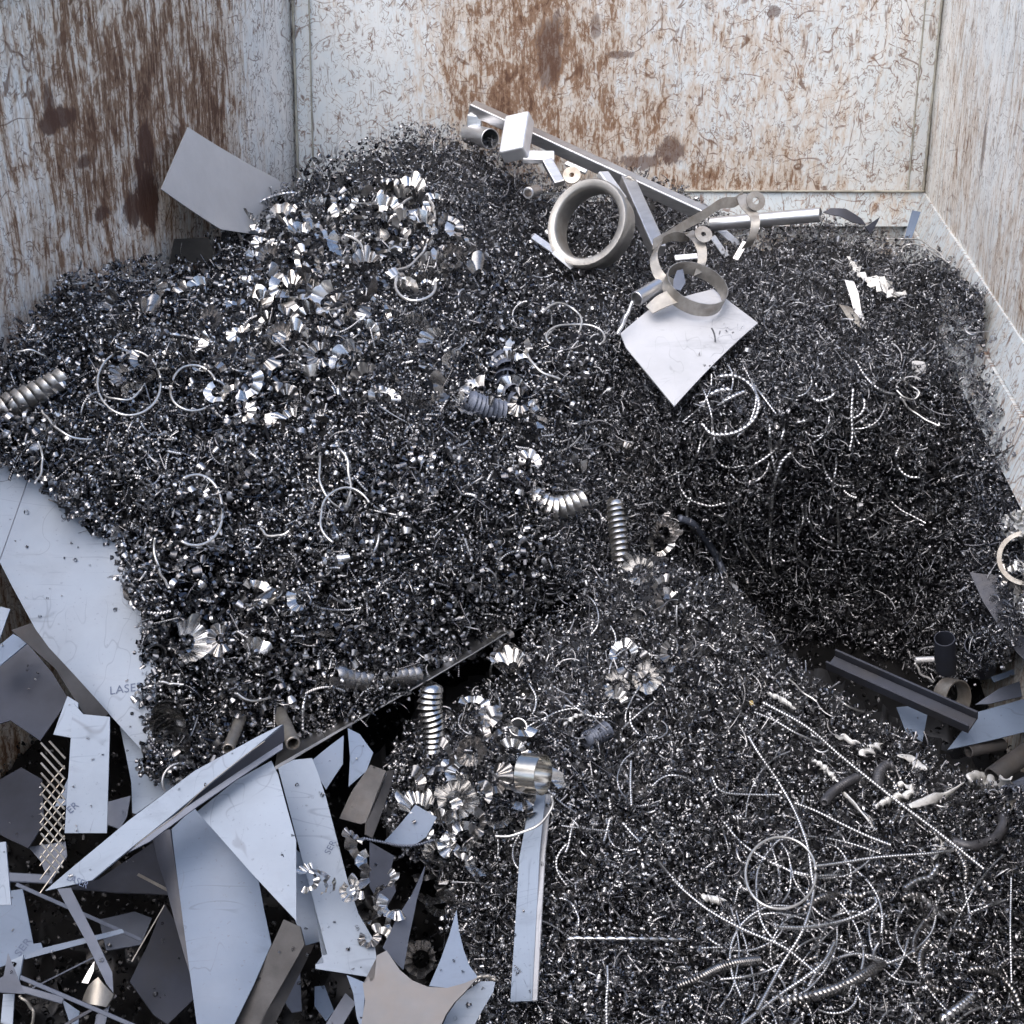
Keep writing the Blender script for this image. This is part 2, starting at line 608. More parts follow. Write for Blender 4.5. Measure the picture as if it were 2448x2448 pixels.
mat_back = wall_material('back wall paint', 2.0, (.74, .75, .74),
    areas([(1310, 120, 420, 420, .27), (1580, 360, 420, 200, .16), (1800, 120, 260, 200, .08), (850, 200, 260, 420, -.22), (720, 350, 160, 500, -.3), (2150, 250, 200, 420, -.10), (1150, 260, 200, 160, .18), (1780, 440, 400, 60, .20)], BL, dir_b, out_b),
    areas([(1310, 130, 40, 100, .75), (1608, 362, 60, 46, .8), (1545, 388, 80, 22, .75), (1485, 130, 56, 12, .7), (1850, 28, 18, 18, .7), (1425, 60, 14, 40, .6), (1690, 20, 12, 60, .6)], BL, dir_b, out_b),
    .13, .75, .9)
mat_left = wall_material('left wall paint', 5.0, (.95, .91, .86),
    areas([(300, 200, 330, 520, .22), (480, 300, 160, 380, .14), (650, 220, 120, 700, -.40), (200, 560, 300, 260, .08), (30, 250, 130, 260, -.04)], BL, dir_l, out_l),
    areas([(345, 470, 38, 105, 1), (340, 350, 22, 90, 1), (315, 500, 30, 60, .9), (115, 285, 52, 30, .95), (180, 388, 34, 28, .9), (235, 510, 26, 24, .9), (95, 250, 14, 50, .8)], BL, dir_l, out_l),
    .015, 1.3, .9, (.40, .33, .25))
mat_right = wall_material('right wall paint', 9.0, (.94, .92, .87),
    areas([(2330, 300, 90, 300, .16), (2400, 620, 120, 240, .10), (2250, 120, 50, 300, -.2), (2400, 60, 120, 200, -.12)], BR, dir_r, out_r),
    areas([(2370, 330, 8, 120, .7)], BR, dir_r, out_r),
    .12, 1.3, .6)
mat_rail = wall_material('rail paint', 12.0, (.62, .66, .67), [(0, Z_RAIL, 8, .5, .02)], [], .22, .8, .9)
mat_seam = metal_mat('weld seam grime', (.40, .38, .32), .8, 0, .4, 22, (.12, .08, .05), .3)

container = empty('scrap_container', 'open steel scrap container with white paint worn to rust', 'container')
LEN_L, LEN_R = 3.4, 4.4
slab('back_wall', BL - dir_b * .06, BR + dir_b * .06, 0.0, Z_RIM, out_b, .05, mat_back, container, BL, dir_b, .006, 0.0, 1)
slab('side_wall', BL, BL + dir_l * LEN_L, 0.0, Z_RIM, out_l, .05, mat_left, container, BL, dir_l, .006, -.05, 2)
slab('side_wall', BR, BR + dir_r * LEN_R, 0.0, Z_RIM, out_r, .05, mat_right, container, BR, dir_r, .006, -.05, 3)
slab('front_wall', np.array([-1.75, .45, 0]), np.array([2.5, .45, 0]), 0.0, 1.64, np.array([0, -1.0, 0]), .05, mat_right, container, BR, dir_b, .004, 0, 7)
# raised base rails, 4 mm to 12 mm proud of the walls
RH = .115
slab('base_rail', BL + dir_b * .02 - out_b * .006, BR - dir_b * .004 - out_b * .006, Z_RAIL - RH, Z_RAIL, out_b, .02, mat_rail, container, BL, dir_b, 0, .25, 4, 30, 2)
slab('base_rail', BR - out_r * .006, BR + dir_r * LEN_R - out_r * .006, Z_RAIL - .10, Z_RAIL, out_r, .022, mat_rail, container, BR, dir_r, 0, .30, 5, 30, 2)
slab('base_rail', BR - out_r * .012, BR + dir_r * LEN_R - out_r * .012, Z_RAIL - .22, Z_RAIL - .104, out_r, .04, mat_rail, container, BR, dir_r, 0, .30, 6, 30, 2)
# weld beads in the two corners and along the rail
for base, lean_n, dx in ((BL, out_l, 1), (BR, out_r, -1)):
    for off, rr in ((.006, .0045), (.060, .0028)):
        mb = MB()
        n = 50
        pth = [np.array([base[0], base[1], 0]) - out_b * (.004) + dir_b * dx * off + np.array([0, 0, .85 + (Z_RIM - .85) * i / n])
               + lean_n * (-.05) * ((.85 + (Z_RIM - .85) * i / n) - Z_RAIL) for i in range(n + 1)]
        rad = [rr * (1 + .25 * math.sin(i * 2.3) + .2 * random.random()) for i in range(n + 1)]
        mb.add(*tube_geo(pth, rad, 6))
        mb.build('weld_bead', mat_seam, container, True)
mb = MB()
pth = [BL * (1 - k) + BR * k + np.array([0, 0, Z_RAIL + .004]) - out_b * .012 for k in np.linspace(0, 1, 80)]
mb.add(*tube_geo(pth, [.0035 * (1 + .5 * random.random()) for _ in pth], 5))
mb.build('weld_bead', mat_seam, container, True)
# floor of the container, just below the scrap
fl = [BL + out_b * .05, BR + out_b * .05, BR + dir_r * LEN_R, BL + dir_l * LEN_L]
fl = [np.array([p[0], p[1], 0]) for p in fl]
fm = MB().add(fl + [p - np.array([0, 0, .05]) for p in fl], [(0, 1, 2, 3), (7, 6, 5, 4), (0, 4, 5, 1), (1, 5, 6, 2), (2, 6, 7, 3), (3, 7, 4, 0)])
fm.build('floor_plate', M['brown'], container)

# ------------------------------------------------------------------ heaps of swarf
_ph = rng.uniform(0, 6.28, (3, 24)); _kx = rng.normal(0, 1, (3, 24)); _ky = rng.normal(0, 1, (3, 24))


def bumps(x, y, wl, k):
    s = np.zeros_like(np.asarray(x, float))
    for i in range(24):
        s = s + np.sin(2 * math.pi * (x * _kx[k, i] + y * _ky[k, i]) / wl + _ph[k, i])
    return s / math.sqrt(24) / 1.2


def rag(poly, step=26, amp=7):
    """breaks the straight edges of an outline into an uneven line"""
    r = np.random.default_rng(len(poly))
    out = []
    for (x0, y0), (x1, y1) in zip(poly, list(poly[1:]) + [poly[0]]):
        L = math.hypot(x1 - x0, y1 - y0)
        k = max(1, int(L / step))
        for i in range(k):
            o = r.normal(0, amp) if i else 0
            out.append((x0 + (x1 - x0) * i / k - (y1 - y0) / L * o, y0 + (y1 - y0) * i / k + (x1 - x0) / L * o))
    return np.array(out, float)


WALLS = [(BL - out_b * .03, out_b), (BL - out_l * .035, out_l), (BR - out_r * .075, out_r)]


def wall_d(x, y):
    """distance at which the line of sight meets the nearest wall"""
    dr = FWD + np.multiply.outer((x - 1224) / FPX, RGT) + np.multiply.outer((1224 - y) / FPX, UPV)
    best = np.full(np.shape(x), 99.0)
    for p0, n in WALLS:
        dn = dr @ n
        t = np.where(dn > 1e-4, np.dot(p0 - C0, n) / np.where(dn > 1e-4, dn, 1), 99.0)
        best = np.minimum(best, t)
    return best


class Heap:
    """a smooth surface through measured points (photo position, distance), with lumps"""
    def __init__(self, ctrl, poly, lump=.042):
        c = np.array(ctrl, float)
        self.xy = c[:, :2] / 1000.0
        n = len(c)
        K = self._k(self.xy, self.xy) + np.eye(n) * 0.002
        A = np.zeros((n + 3, n + 3))
        A[:n, :n] = K
        A[:n, n] = 1; A[:n, n + 1:] = self.xy
        A[n, :n] = 1; A[n + 1:, :n] = self.xy.T
        b = np.zeros(n + 3); b[:n] = c[:, 2]
        self.w = np.linalg.solve(A, b)
        self.poly = rag(poly)
        self.lump = lump
        self.clamp = True

    @staticmethod
    def _k(a, b):
        r2 = ((a[:, None, :] - b[None, :, :]) ** 2).sum(-1) + 1e-12
        return 0.5 * r2 * np.log(r2)

    def d(self, x, y):
        x = np.asarray(x, float); y = np.asarray(y, float)
        sh = x.shape
        q = np.stack([x.ravel(), y.ravel()], 1) / 1000.0
        n = len(self.xy)
        out = np.empty(len(q))
        for s in range(0, len(q), 20000):
            k = self._k(q[s:s + 20000], self.xy)
            out[s:s + 20000] = k @ self.w[:n] + self.w[n] + q[s:s + 20000] @ self.w[n + 1:]
        out = out.reshape(sh)
        out = out + self.lump * bumps(x, y, 420, 0) + self.lump * .6 * bumps(x, y, 170, 1) + self.lump * .42 * bumps(x, y, 78, 2)
        w = wall_d(x, y)
        k = .06
        return np.where(out < w - 3 * k, out, -k * np.logaddexp(-out / k, -w / k)) if self.clamp else out

    def inside(self, x, y):
        p = self.poly
        x = np.asarray(x); y = np.asarray(y)
        c = np.zeros(x.shape, bool)
        j = len(p) - 1
        for i in range(len(p)):
            xi, yi = p[i]; xj, yj = p[j]
            cond = ((yi > y) != (yj > y))
            with np.errstate(divide='ignore', invalid='ignore'):
                xx = (xj - xi) * (y - yi) / (yj - yi + 1e-12) + xi
            c ^= cond & (x < xx)
            j = i
        return c

    def pn(self, x, y):
        """points and normals (towards the camera side)"""
        e = 6.0
        p = P(x, y, self.d(x, y))
        px = P(x + e, y, self.d(x + e, y)); py = P(x, y + e, self.d(x, y + e))
        n = np.cross(py - p, px - p)
        n /= np.linalg.norm(n, axis=-1)[..., None] + 1e-12
        f = np.sign((n * (C0 - p)).sum(-1))
        return p, n * f[..., None]

    def base_mesh(self, name, mat, step=14, sink=.034, drop=.15):
        x0, y0 = self.poly.min(0); x1, y1 = self.poly.max(0)
        gx = np.arange(x0 - step, x1 + 2 * step, step); gy = np.arange(y0 - step, y1 + 2 * step, step)
        X, Y = np.meshgrid(gx, gy)
        ins = self.inside(X, Y)
        for ox, oy in ((16, 0), (-16, 0), (0, 16), (0, -16)):
            ins &= self.inside(X + ox, Y + oy)
        p, n = self.pn(X, Y)
        p = p - n * sink
        idx = -np.ones(X.shape, int)
        keep = ins.copy()
        idx[keep] = np.arange(keep.sum())
        verts = list(p[keep])
        faces = []
        H, W = X.shape
        edge = {}
        for j in range(H - 1):
            for i in range(W - 1):
                q = (idx[j, i], idx[j, i + 1], idx[j + 1, i + 1], idx[j + 1, i])
                if min(q) >= 0:
                    faces.append(q)
                    for a, b in zip(q, q[1:] + q[:1]):
                        if (b, a) in edge: del edge[(b, a)]
                        else: edge[(a, b)] = 1
        # the rim turns down and away from the viewer so that the heap has a body
        low = {}
        for a, b in list(edge):
            for k in (a, b):
                if k not in low:
                    v = np.array(verts[k])
                    away = nrm(np.array([v[0], v[1], 0]))
                    low[k] = len(verts)
                    verts.append(v + away * drop * 2.2 - np.array([0, 0, drop]))
            faces.append((b, a, low[a], low[b]))
        return link_mesh(name, verts, faces, mat, None, True)


A_ctrl = [(-100, 880, 2.82), (0, 830, 2.92), (0, 960, 2.70), (0, 1108, 2.54), (-100, 1050, 2.58), (150, 650, 3.21), (265, 1290, 2.49), (340, 1460, 2.44), (350, 1600, 2.40), (350, 1860, 2.29),
          (560, 1800, 2.42), (640, 1750, 2.48), (830, 1700, 2.60), (1000, 1630, 2.74), (1180, 1520, 2.90), (1390, 1390, 3.06), (1450, 1420, 3.22), (420, 600, 3.68), (300, 630, 3.46), (560, 490, 4.0), (700, 420, 4.12), (850, 335, 4.3),
          (1000, 298, 4.36), (1200, 340, 4.36), (1480, 450, 4.38), (1650, 470, 4.40), (1750, 540, 4.34), (1900, 520, 4.37), (2050, 530, 4.36), (2250, 590, 4.25), (2350, 780, 3.84),
          (2420, 1100, 3.50), (2460, 1300, 3.50), (2340, 1450, 3.58), (2260, 1570, 3.64), (2000, 1600, 3.80), (1830, 1500, 3.82), (500, 1000, 2.88), (300, 800, 2.98), (200, 1000, 2.72), (500, 1400, 2.53), (800, 800, 3.26), (850, 1200, 2.78), (700, 1550, 2.52), (950, 1450, 2.66), (1150, 1300, 2.86), (1224, 1150, 3.02), (1290, 1290, 2.98),
          (1200, 700, 3.70), (1000, 560, 3.82), (1400, 560, 4.14), (1480, 950, 3.60), (1560, 720, 3.90), (1500, 1230, 3.48), (1480, 1080, 3.52), (1900, 660, 3.94), (1900, 800, 3.64), (1900, 930, 3.38), (1900, 1080, 3.43), (1900, 1250, 3.59), (1900, 1400, 3.76), (2150, 700, 3.98), (2150, 900, 3.56), (2200, 1200, 3.53), (1700, 900, 3.52), (1700, 1100, 3.48), (1700, 1300, 3.68), (600, 680, 3.48), (1000, 1000, 3.06), (1300, 500, 4.2), (1600, 1450, 3.74), (2150, 1400, 3.68)]
A_poly = [(-140, 900), (0, 838), (60, 765), (140, 690), (150, 660), (260, 640), (330, 618), (420, 612), (490, 560), (540, 505), (600, 460), (700, 425), (780, 370), (850, 335), (930, 315), (1000, 300), (1090, 305), (1180, 345), (1260, 390),
          (1350, 440), (1450, 440), (1500, 405), (1560, 420), (1640, 455), (1700, 505), (1760, 545), (1850, 545), (1960, 520), (2050, 535), (2120, 570), (2200, 590), (2280, 630), (2330, 680), (2345, 740), (2345, 800), (2330, 850), (2370, 960), (2400, 1080),
          (2425, 1200), (2475, 1340), (2475, 1450), (2400, 1570), (2290, 1640), (2000, 1680), (1800, 1600), (1600, 1540), (1450, 1450), (1394, 1402), (1285, 1472), (1182, 1538), (1000, 1640), (900, 1690),
          (830, 1715), (740, 1775), (640, 1745), (560, 1805), (500, 1835), (420, 1880), (345, 1860), (352, 1800), (362, 1740), (345, 1660), (352, 1560), (345, 1480), (300, 1380), (268, 1300), (150, 1196), (80, 1140), (0, 1108), (-140, 1040)]
heapA = Heap(A_ctrl, A_poly)
C_ctrl = [(1390, 1410, 3.00), (1500, 1330, 3.06), (1620, 1330, 3.04), (1760, 1400, 3.02), (1820, 1500, 2.98), (1950, 1620, 2.95), (2150, 1740, 2.98), (2300, 1840, 2.92), (2448, 1900, 2.90), (2600, 1960, 2.9),
          (2600, 2560, 2.30), (2000, 2560, 2.10), (1500, 2560, 2.04), (1000, 2560, 2.06), (1100, 2340, 2.26), (1050, 2200, 2.36), (1000, 2050, 2.45), (900, 1950, 2.50), (960, 1800, 2.62), (1100, 1650, 2.76), (1250, 1520, 2.90),
          (1500, 1700, 2.72), (1500, 2000, 2.46), (1300, 2100, 2.38), (1800, 2000, 2.56), (2200, 2100, 2.58), (1800, 2300, 2.28), (2300, 2400, 2.36)]
C_poly = [(1250, 1530), (1340, 1450), (1400, 1400), (1500, 1330), (1620, 1335), (1760, 1405), (1830, 1500), (1960, 1630), (2150, 1745), (2300, 1840), (2448, 1895), (2620, 1950), (2620, 2580), (1090, 2580), (1150, 2420), (1110, 2320), (1060, 2210), (1085, 2120), (1010, 2060), (930, 2010),
          (905, 1900), (940, 1800), (985, 1720), (1040, 1720), (1100, 1660), (1180, 1620)]
heapC = Heap(C_ctrl, C_poly, .022)
F_ctrl = [(x, y, 0) for x in range(-200, 2700, 280) for y in range(1250, 2700, 200)]
F_ctrl = [(x, y, depth_of(on_plane(x, y, np.array([0, 0, .10]), n_hz))) for x, y, _ in F_ctrl]
F_poly = [(-160, 1250), (400, 1250), (1400, 1480), (1900, 1480), (2600, 1420), (2620, 2000), (1800, 1900), (1250, 1800), (1250, 2600), (-160, 2600)]
heapF = Heap(F_ctrl, F_poly, .03)
heapF.clamp = False


def top(x, y):
    """distance to the uppermost swarf surface at a photo position"""
    if heapC.inside(np.array([x]), np.array([y]))[0]:
        return float(heapC.d(np.array([x]), np.array([y]))[0])
    return float(heapA.d(np.array([x]), np.array([y]))[0])


def ribbon(fn, n, wv):
    """ribbon along fn(t) with width vector wv(t)"""
    ts = np.linspace(0, 1, n)
    a = np.array([fn(t) for t in ts]); w = np.array([wv(t) for t in ts])
    v = np.stack([a - w / 2, a + w / 2], 1).reshape(-1, 3)
    f = [(2 * i, 2 * i + 1, 2 * i + 3, 2 * i + 2) for i in range(n - 1)]
    return v, np.array(f)


def curl(r, w, turns, pitch, taper=0., tilt=0., seg=9):
    n = max(4, int(seg * turns) + 1)
    def fn(t):
        a = t * turns * 2 * math.pi
        rr = r * (1 - taper * t)
        return np.array([rr * math.cos(a), rr * math.sin(a), pitch * turns * (t - .5)])
    def wv(t):
        a = t * turns * 2 * math.pi
        return w * (np.array([math.cos(a), math.sin(a), 0]) * math.sin(tilt) + np.array([0, 0, 1]) * math.cos(tilt))
    return ribbon(fn, n, wv)


def spring_chip(r, w, turns, pitch, bend, seg=7):
    n = int(seg * turns) + 1
    L = pitch * turns
    bend = bend if abs(bend) > .1 else .1
    def fn(t):
        a = t * turns * 2 * math.pi
        b = bend * (t - .5)
        R = L / bend
        cx = R * (1 - math.cos(b)); cz = R * math.sin(b)
        e1 = np.array([math.cos(b), 0, -math.sin(b)])
        return np.array([cx, 0, cz]) + r * (math.cos(a) * e1 + math.sin(a) * np.array([0, 1, 0]))
    def wv(t):
        b = bend * (t - .5)
        return w * np.array([math.sin(b), 0, math.cos(b)])
    return ribbon(fn, n, wv)


def flake(l, w, b):
    def fn(t):
        a = (t - .5) * b
        return np.array([l / max(b, .2) * math.sin(a), 0, l / max(b, .2) * (math.cos(a) - 1)])
    def wv(t):
        k = math.sin(math.pi * min(max(t, .12), .88))
        return np.array([0, w * k, w * .35 * k * math.sin(3 * t)])
    return ribbon(fn, 6, wv)


def strand(L, r, kink):
    k = random.random() * 6
    def fn(t):
        return np.array([L * (t - .5), kink * math.sin(3.1 * t + k), kink * math.cos(4.3 * t + k * 2)])
    return ribbon(fn, 9, lambda t: np.array([0, r * math.cos(5 * t), r * math.sin(5 * t)]))


mm = .001
R_ = random.uniform
var_curl = [curl(R_(3.6, 6.0) * mm, R_(3.5, 6.5) * mm, R_(.8, 1.7), R_(1, 4) * mm, R_(0, .3), R_(-.5, .5)) for _ in range(14)]
var_spring = [spring_chip(R_(2.2, 3.6) * mm, R_(2.2, 3.2) * mm, R_(3, 8), R_(3.4, 4.6) * mm, R_(-2.2, 2.2)) for _ in range(12)]
var_flake = [flake(R_(8, 17) * mm, R_(3, 6) * mm, R_(.8, 3.4)) for _ in range(12)]
var_fine = [curl(R_(2.2, 4.2) * mm, R_(1.2, 2.4) * mm, R_(1.0, 2.6), R_(2, 5) * mm, R_(0, .3), 0, 8) for _ in range(12)]
var_strand = [strand(R_(30, 80) * mm, R_(.9, 1.8) * mm, R_(3, 10) * mm) for _ in range(10)]
var_fspring = [spring_chip(R_(1.5, 2.4) * mm, R_(1.4, 2.0) * mm, R_(5, 12), R_(2.6, 3.4) * mm, R_(-2.8, 2.8), 6) for _ in range(10)]
var_long = [spring_chip(R_(1.7, 2.8) * mm, R_(1.7, 2.4) * mm, R_(14, 26), R_(2.8, 3.8) * mm, R_(-3.6, 3.6), 6) for _ in range(10)]
var_hair = [strand(R_(40, 110) * mm, R_(.4, .8) * mm, R_(6, 22) * mm) for _ in range(14)]
var_petal = [curl(R_(6, 9) * mm, R_(8, 13) * mm, R_(.3, .6), R_(0, 3) * mm, R_(0, .4), R_(-.6, .6), 12) for _ in range(8)]


def rand_rot(n):
    q = rng.normal(size=(n, 4))
    q /= np.linalg.norm(q, axis=1)[:, None]
    w, x, y, z = q.T
    return np.stack([1 - 2 * (y * y + z * z), 2 * (x * y - z * w), 2 * (x * z + y * w), 2 * (x * y + z * w), 1 - 2 * (x * x + z * z), 2 * (y * z - x * w),
                     2 * (x * z - y * w), 2 * (y * z + x * w), 1 - 2 * (x * x + y * y)], 1).reshape(n, 3, 3)


def scatter(name, sets, mat):
    """sets: list of (points, variants, scale lo, scale hi); one mesh of all chips"""
    VV, FF = [], []
    off = 0
    for pts, variants, lo, hi in sets:
        pick = rng.integers(0, len(variants), len(pts))
        for k, (v, f) in enumerate(variants):
            s = pts[pick == k]
            if not len(s): continue
            R = rand_rot(len(s)) * rng.uniform(lo, hi, len(s))[:, None, None]
            vv = np.einsum('nij,vj->nvi', R, v) + s[:, None, :]
            ff = f[None] + (np.arange(len(s)) * len(v))[:, None, None] + off
            VV.append(vv.reshape(-1, 3)); FF.append(ff.reshape(-1, 4))
            off += len(s) * len(v)
    V = np.vstack(VV).astype(np.float32); F = np.vstack(FF).astype(np.int32)
    me = bpy.data.meshes.new(name)
    me.vertices.add(len(V)); me.vertices.foreach_set('co', V.ravel())
    me.loops.add(F.size); me.loops.foreach_set('vertex_index', F.ravel())
    me.polygons.add(len(F))
    me.polygons.foreach_set('loop_start', np.arange(0, F.size, 4, dtype=np.int32))
    me.polygons.foreach_set('use_smooth', np.ones(len(F), bool))
    me.update(calc_edges=True)
    me.materials.append(mat)
    o = bpy.data.objects.new(name, me)
    COL.objects.link(o)
    return o


def pick_pts(heap, n, weight=None, lift=(-.010, .014), jit=0.0, margin=0):
    """n points spread over a heap as the photo sees it; weight(x,y) in 0..1 thins them"""
    x0, y0 = heap.poly.min(0); x1, y1 = heap.poly.max(0)
    out = []
    got = 0
    while got < n:
        x = rng.uniform(x0, x1, n * 2); y = rng.uniform(y0, y1, n * 2)
        k = heap.inside(x + rng.normal(0, 7, len(x)), y + rng.normal(0, 7, len(x)))
        if weight is not None:
            k &= rng.random(len(x)) < weight(x, y)
        x, y = x[k], y[k]
        p, nn = heap.pn(x, y)
        p = p + nn * rng.uniform(lift[0], lift[1], len(x))[:, None]
        out.append(p); got += len(p)
    return np.vstack(out)[:n]


def sst(x, lo, hi):
    t = np.clip((x - lo) / (hi - lo), 0, 1)
    return t * t * (3 - 2 * t)


def w_right(x, y):          # the right heap and the crest: fine woolly swarf
    return np.maximum(sst(x + (y - 900) * .25, 1330, 1560), sst(x - y * .55, 700, 900) * (y < 560))


def w_left(x, y):
    return 1 - w_right(x, y) * .93


def clump(f, k=1, wl=90, lo=.12):
    """thins a scatter in uneven patches"""
    return lambda x, y: (f(x, y) if f else 1.0) * np.clip(.55 + .75 * bumps(x + 311 * k, y + 173 * k, wl, k % 3), lo, 1)


heap_group = 'swarf heaps in the container'
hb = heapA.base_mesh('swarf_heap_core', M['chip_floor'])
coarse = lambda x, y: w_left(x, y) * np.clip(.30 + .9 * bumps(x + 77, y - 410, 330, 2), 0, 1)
finer = lambda x, y: w_left(x, y) * np.clip(.62 - .9 * bumps(x + 77, y - 410, 330, 2), .06, 1)
swarfA = scatter('swarf', [
    (pick_pts(heapA, 10000, w_left, (-.028, -.004)), var_curl, .9, 1.4),
    (pick_pts(heapA, 17000, finer), var_curl, .55, 1.05),
    (pick_pts(heapA, 4500, coarse, (-.008, .018)), var_curl, .95, 1.6),
    (pick_pts(heapA, 1300, clump(coarse, 2, 160, .0), (-.004, .018)), var_curl, 1.7, 2.6),
    (pick_pts(heapA, 1100, clump(coarse, 1, 120, .0), (-.004, .018)), var_petal, .5, 1.0),
    (pick_pts(heapA, 2400, clump(w_left, 4), (-.006, .016)), var_flake, .7, 1.3),
    (pick_pts(heapA, 3400, clump(w_left, 5, 120)), var_spring, .7, 1.4),
    (pick_pts(heapA, 700, clump(w_left, 3, 200, .0), (-.002, .014)), var_long, .8, 1.4),
    (pick_pts(heapA, 1500, clump(w_left, 7, 180, .0), (-.004, .022)), var_hair, .7, 1.4),
    (pick_pts(heapA, 600, w_left, (-.004, .018)), var_strand, .5, 1.0)], M['chip_main'])
tag(swarfA, 'heap of small curled steel swarf on the left and middle', 'swarf', kind='stuff')
swarfB = scatter('swarf', [
    (pick_pts(heapA, 9000, w_right, (-.026, -.004)), var_fine, 1.2, 2.0),
    (pick_pts(heapA, 16000, w_right, (-.014, .012)), var_fine, .8, 1.4),
    (pick_pts(heapA, 9000, clump(w_right, 8, 85, .0), (.0, .026)), var_fine, .8, 1.5),
    (pick_pts(heapA, 7000, w_right, (-.01, .014)), var_curl, .45, .85),
    (pick_pts(heapA, 7000, clump(w_right, 4, 120), (-.01, .022)), var_fspring, .7, 1.2),
    (pick_pts(heapA, 1400, clump(w_right, 3, 170, .0), (-.004, .018)), var_long, .7, 1.2),
    (pick_pts(heapA, 5000, clump(w_right, 6, 200, .05), (-.004, .028)), var_hair, .4, 1.0),
    (pick_pts(heapA, 500, w_right, (-.01, .018)), var_strand, .4, .8)], M['chip_right'])
tag(swarfB, 'dark woolly heap of fine steel swarf against the right wall', 'swarf', kind='stuff')
hb.name = 'swarf_core'
tag(hb, 'packed dark swarf inside the large heap', 'swarf', kind='stuff')
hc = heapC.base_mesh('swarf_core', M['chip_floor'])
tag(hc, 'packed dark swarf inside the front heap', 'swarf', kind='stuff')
swarfC = scatter('swarf', [
    (pick_pts(heapC, 9000, None, (-.028, -.006)), var_curl, .8, 1.4),
    (pick_pts(heapC, 8000, None, (-.014, .008)), var_fine, .8, 1.4),
    (pick_pts(heapC, 6000, clump(None, 7, 100, .0), (.0, .02)), var_fine, .8, 1.5),
    (pick_pts(heapC, 8000, clump(None, 4, 130, .05), (-.006, .014)), var_curl, .4, .9),
    (pick_pts(heapC, 9000, clump(None, 2, 110, .3), (-.01, .014)), var_flake, .5, 1.0),
    (pick_pts(heapC, 5000, None, (-.008, .014)), var_fspring, .7, 1.2),
    (pick_pts(heapC, 700, clump(None, 3, 220, .0), (-.002, .014)), var_long, .7, 1.2),
    (pick_pts(heapC, 2500, clump(None, 5, 260, .0), (-.004, .02)), var_hair, .4, .9),
    (pick_pts(heapC, 600, None, (-.006, .014)), var_strand, .4, .8)], M['chip_front'])
tag(swarfC, 'front heap of flaky steel chips and thin coils', 'swarf', kind='stuff')
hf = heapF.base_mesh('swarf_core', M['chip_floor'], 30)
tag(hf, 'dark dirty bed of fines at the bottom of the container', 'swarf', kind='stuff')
swarfF = scatter('swarf', [
    (pick_pts(heapF, 5000, None, (-.01, .014)), var_curl, .7, 1.4),
    (pick_pts(heapF, 2500, None, (-.01, .02)), var_flake, .8, 1.6)], M['chip_floor'])
tag(swarfF, 'sparse dirty chips on the container bottom under the sheets', 'swarf', kind='stuff')


# ------------------------------------------------------------------ fan shaped curls
def fan_geo(rin, rout, turns, ridges, slope, amp, pitch, wob=0.0):
    """pleated conical ribbon: a row of tapered half-round ridges wound round a centre"""
    per = 8
    nr = max(3, int(ridges * turns))
    nth = nr * per + 1
    v, f = [], []
    cross = 4
    wobble = [R_(-1, 1) * wob for _ in range(nr + 2)]
    for i in range(nth):
        k = i / per
        th = k / ridges * 2 * math.pi
        s = abs(math.sin(math.pi * k))
        s = s ** .7
        wb = wobble[int(k)] if i % per else 0
        for j in range(cross):
            q = j / (cross - 1)
            rho = rin + (rout - rin) * q * (1 + wb * .3)
            z = slope * (rho - rin) - slope * .25 * (rout - rin) * q * q + amp * (.25 + .75 * q) * s + pitch * th / (2 * math.pi)
            v.append((rho * math.cos(th), rho * math.sin(th), z))
    for i in range(nth - 1):
        for j in range(cross - 1):
            a = i * cross + j
            f.append((a, a + 1, a + cross + 1, a + cross))
    return v, f


def disc_geo(path, R, turns, rin=.25, cup=.25, seg=16, taper=None):
    """stack of overlapping cupped turns: a wide helicoid ribbon along a path"""
    n = int(turns * seg) + 1
    pth = smooth_path(path, n)
    pit = float(np.linalg.norm(np.diff(pth, axis=0), axis=1).sum()) / turns
    t, u, w = frames(pth)
    v, f = [], []
    for i in range(n):
        a = i / seg * 2 * math.pi
        k = i / (n - 1)
        rr = R * (taper(k) if taper else 1)
        e = math.cos(a) * u[i] + math.sin(a) * w[i]
        for q, o in ((rin, -.35), (.84, .02), (1.0, .30 + cup * .6)):
            v.append(pth[i] + e * rr * q + t[i] * o * pit)
    for i in range(n - 1):
        for j in range(2):
            b = i * 3 + j
            f.append((b, b + 1, b + 4, b + 3))
    return v, f


fan_protos = []
for i in range(16):
    turns = [.30, .42, .55, .70, .25, .5, .62, .85, .35, 1.25, .45, .2, .6, .38, .95, .3][i]
    rin = R_(11, 20) * mm
    v, f = fan_geo(rin, rin + R_(15, 22) * mm, turns, random.choice((8, 9, 10, 11, 12)), R_(-.3, 1.5), R_(6, 10) * mm, R_(4, 30) * mm, 1.0)
    w1, w2 = R_(-1, 1), R_(0, 6.28)
    mx = sum(p[0] for p in v) / len(v); my = sum(p[1] for p in v) / len(v)
    v = [(x - mx, y - my, z + w1 * 9 * mm * math.sin(2 * math.atan2(y, x) + w2)) for x, y, z in v]
    me = bpy.data.meshes.new('fan_curl')
    me.from_pydata(v, [], f); me.update()
    me.materials.append(M['fan'] if i % 3 else M['fan_dim'])
    for p in me.polygons: p.use_smooth = True
    fan_protos.append(me)
fan_bright = []
for me in fan_protos[:8]:
    m2 = me.copy(); m2.materials.clear(); m2.materials.append(M['fan_bright']); fan_bright.append(m2)


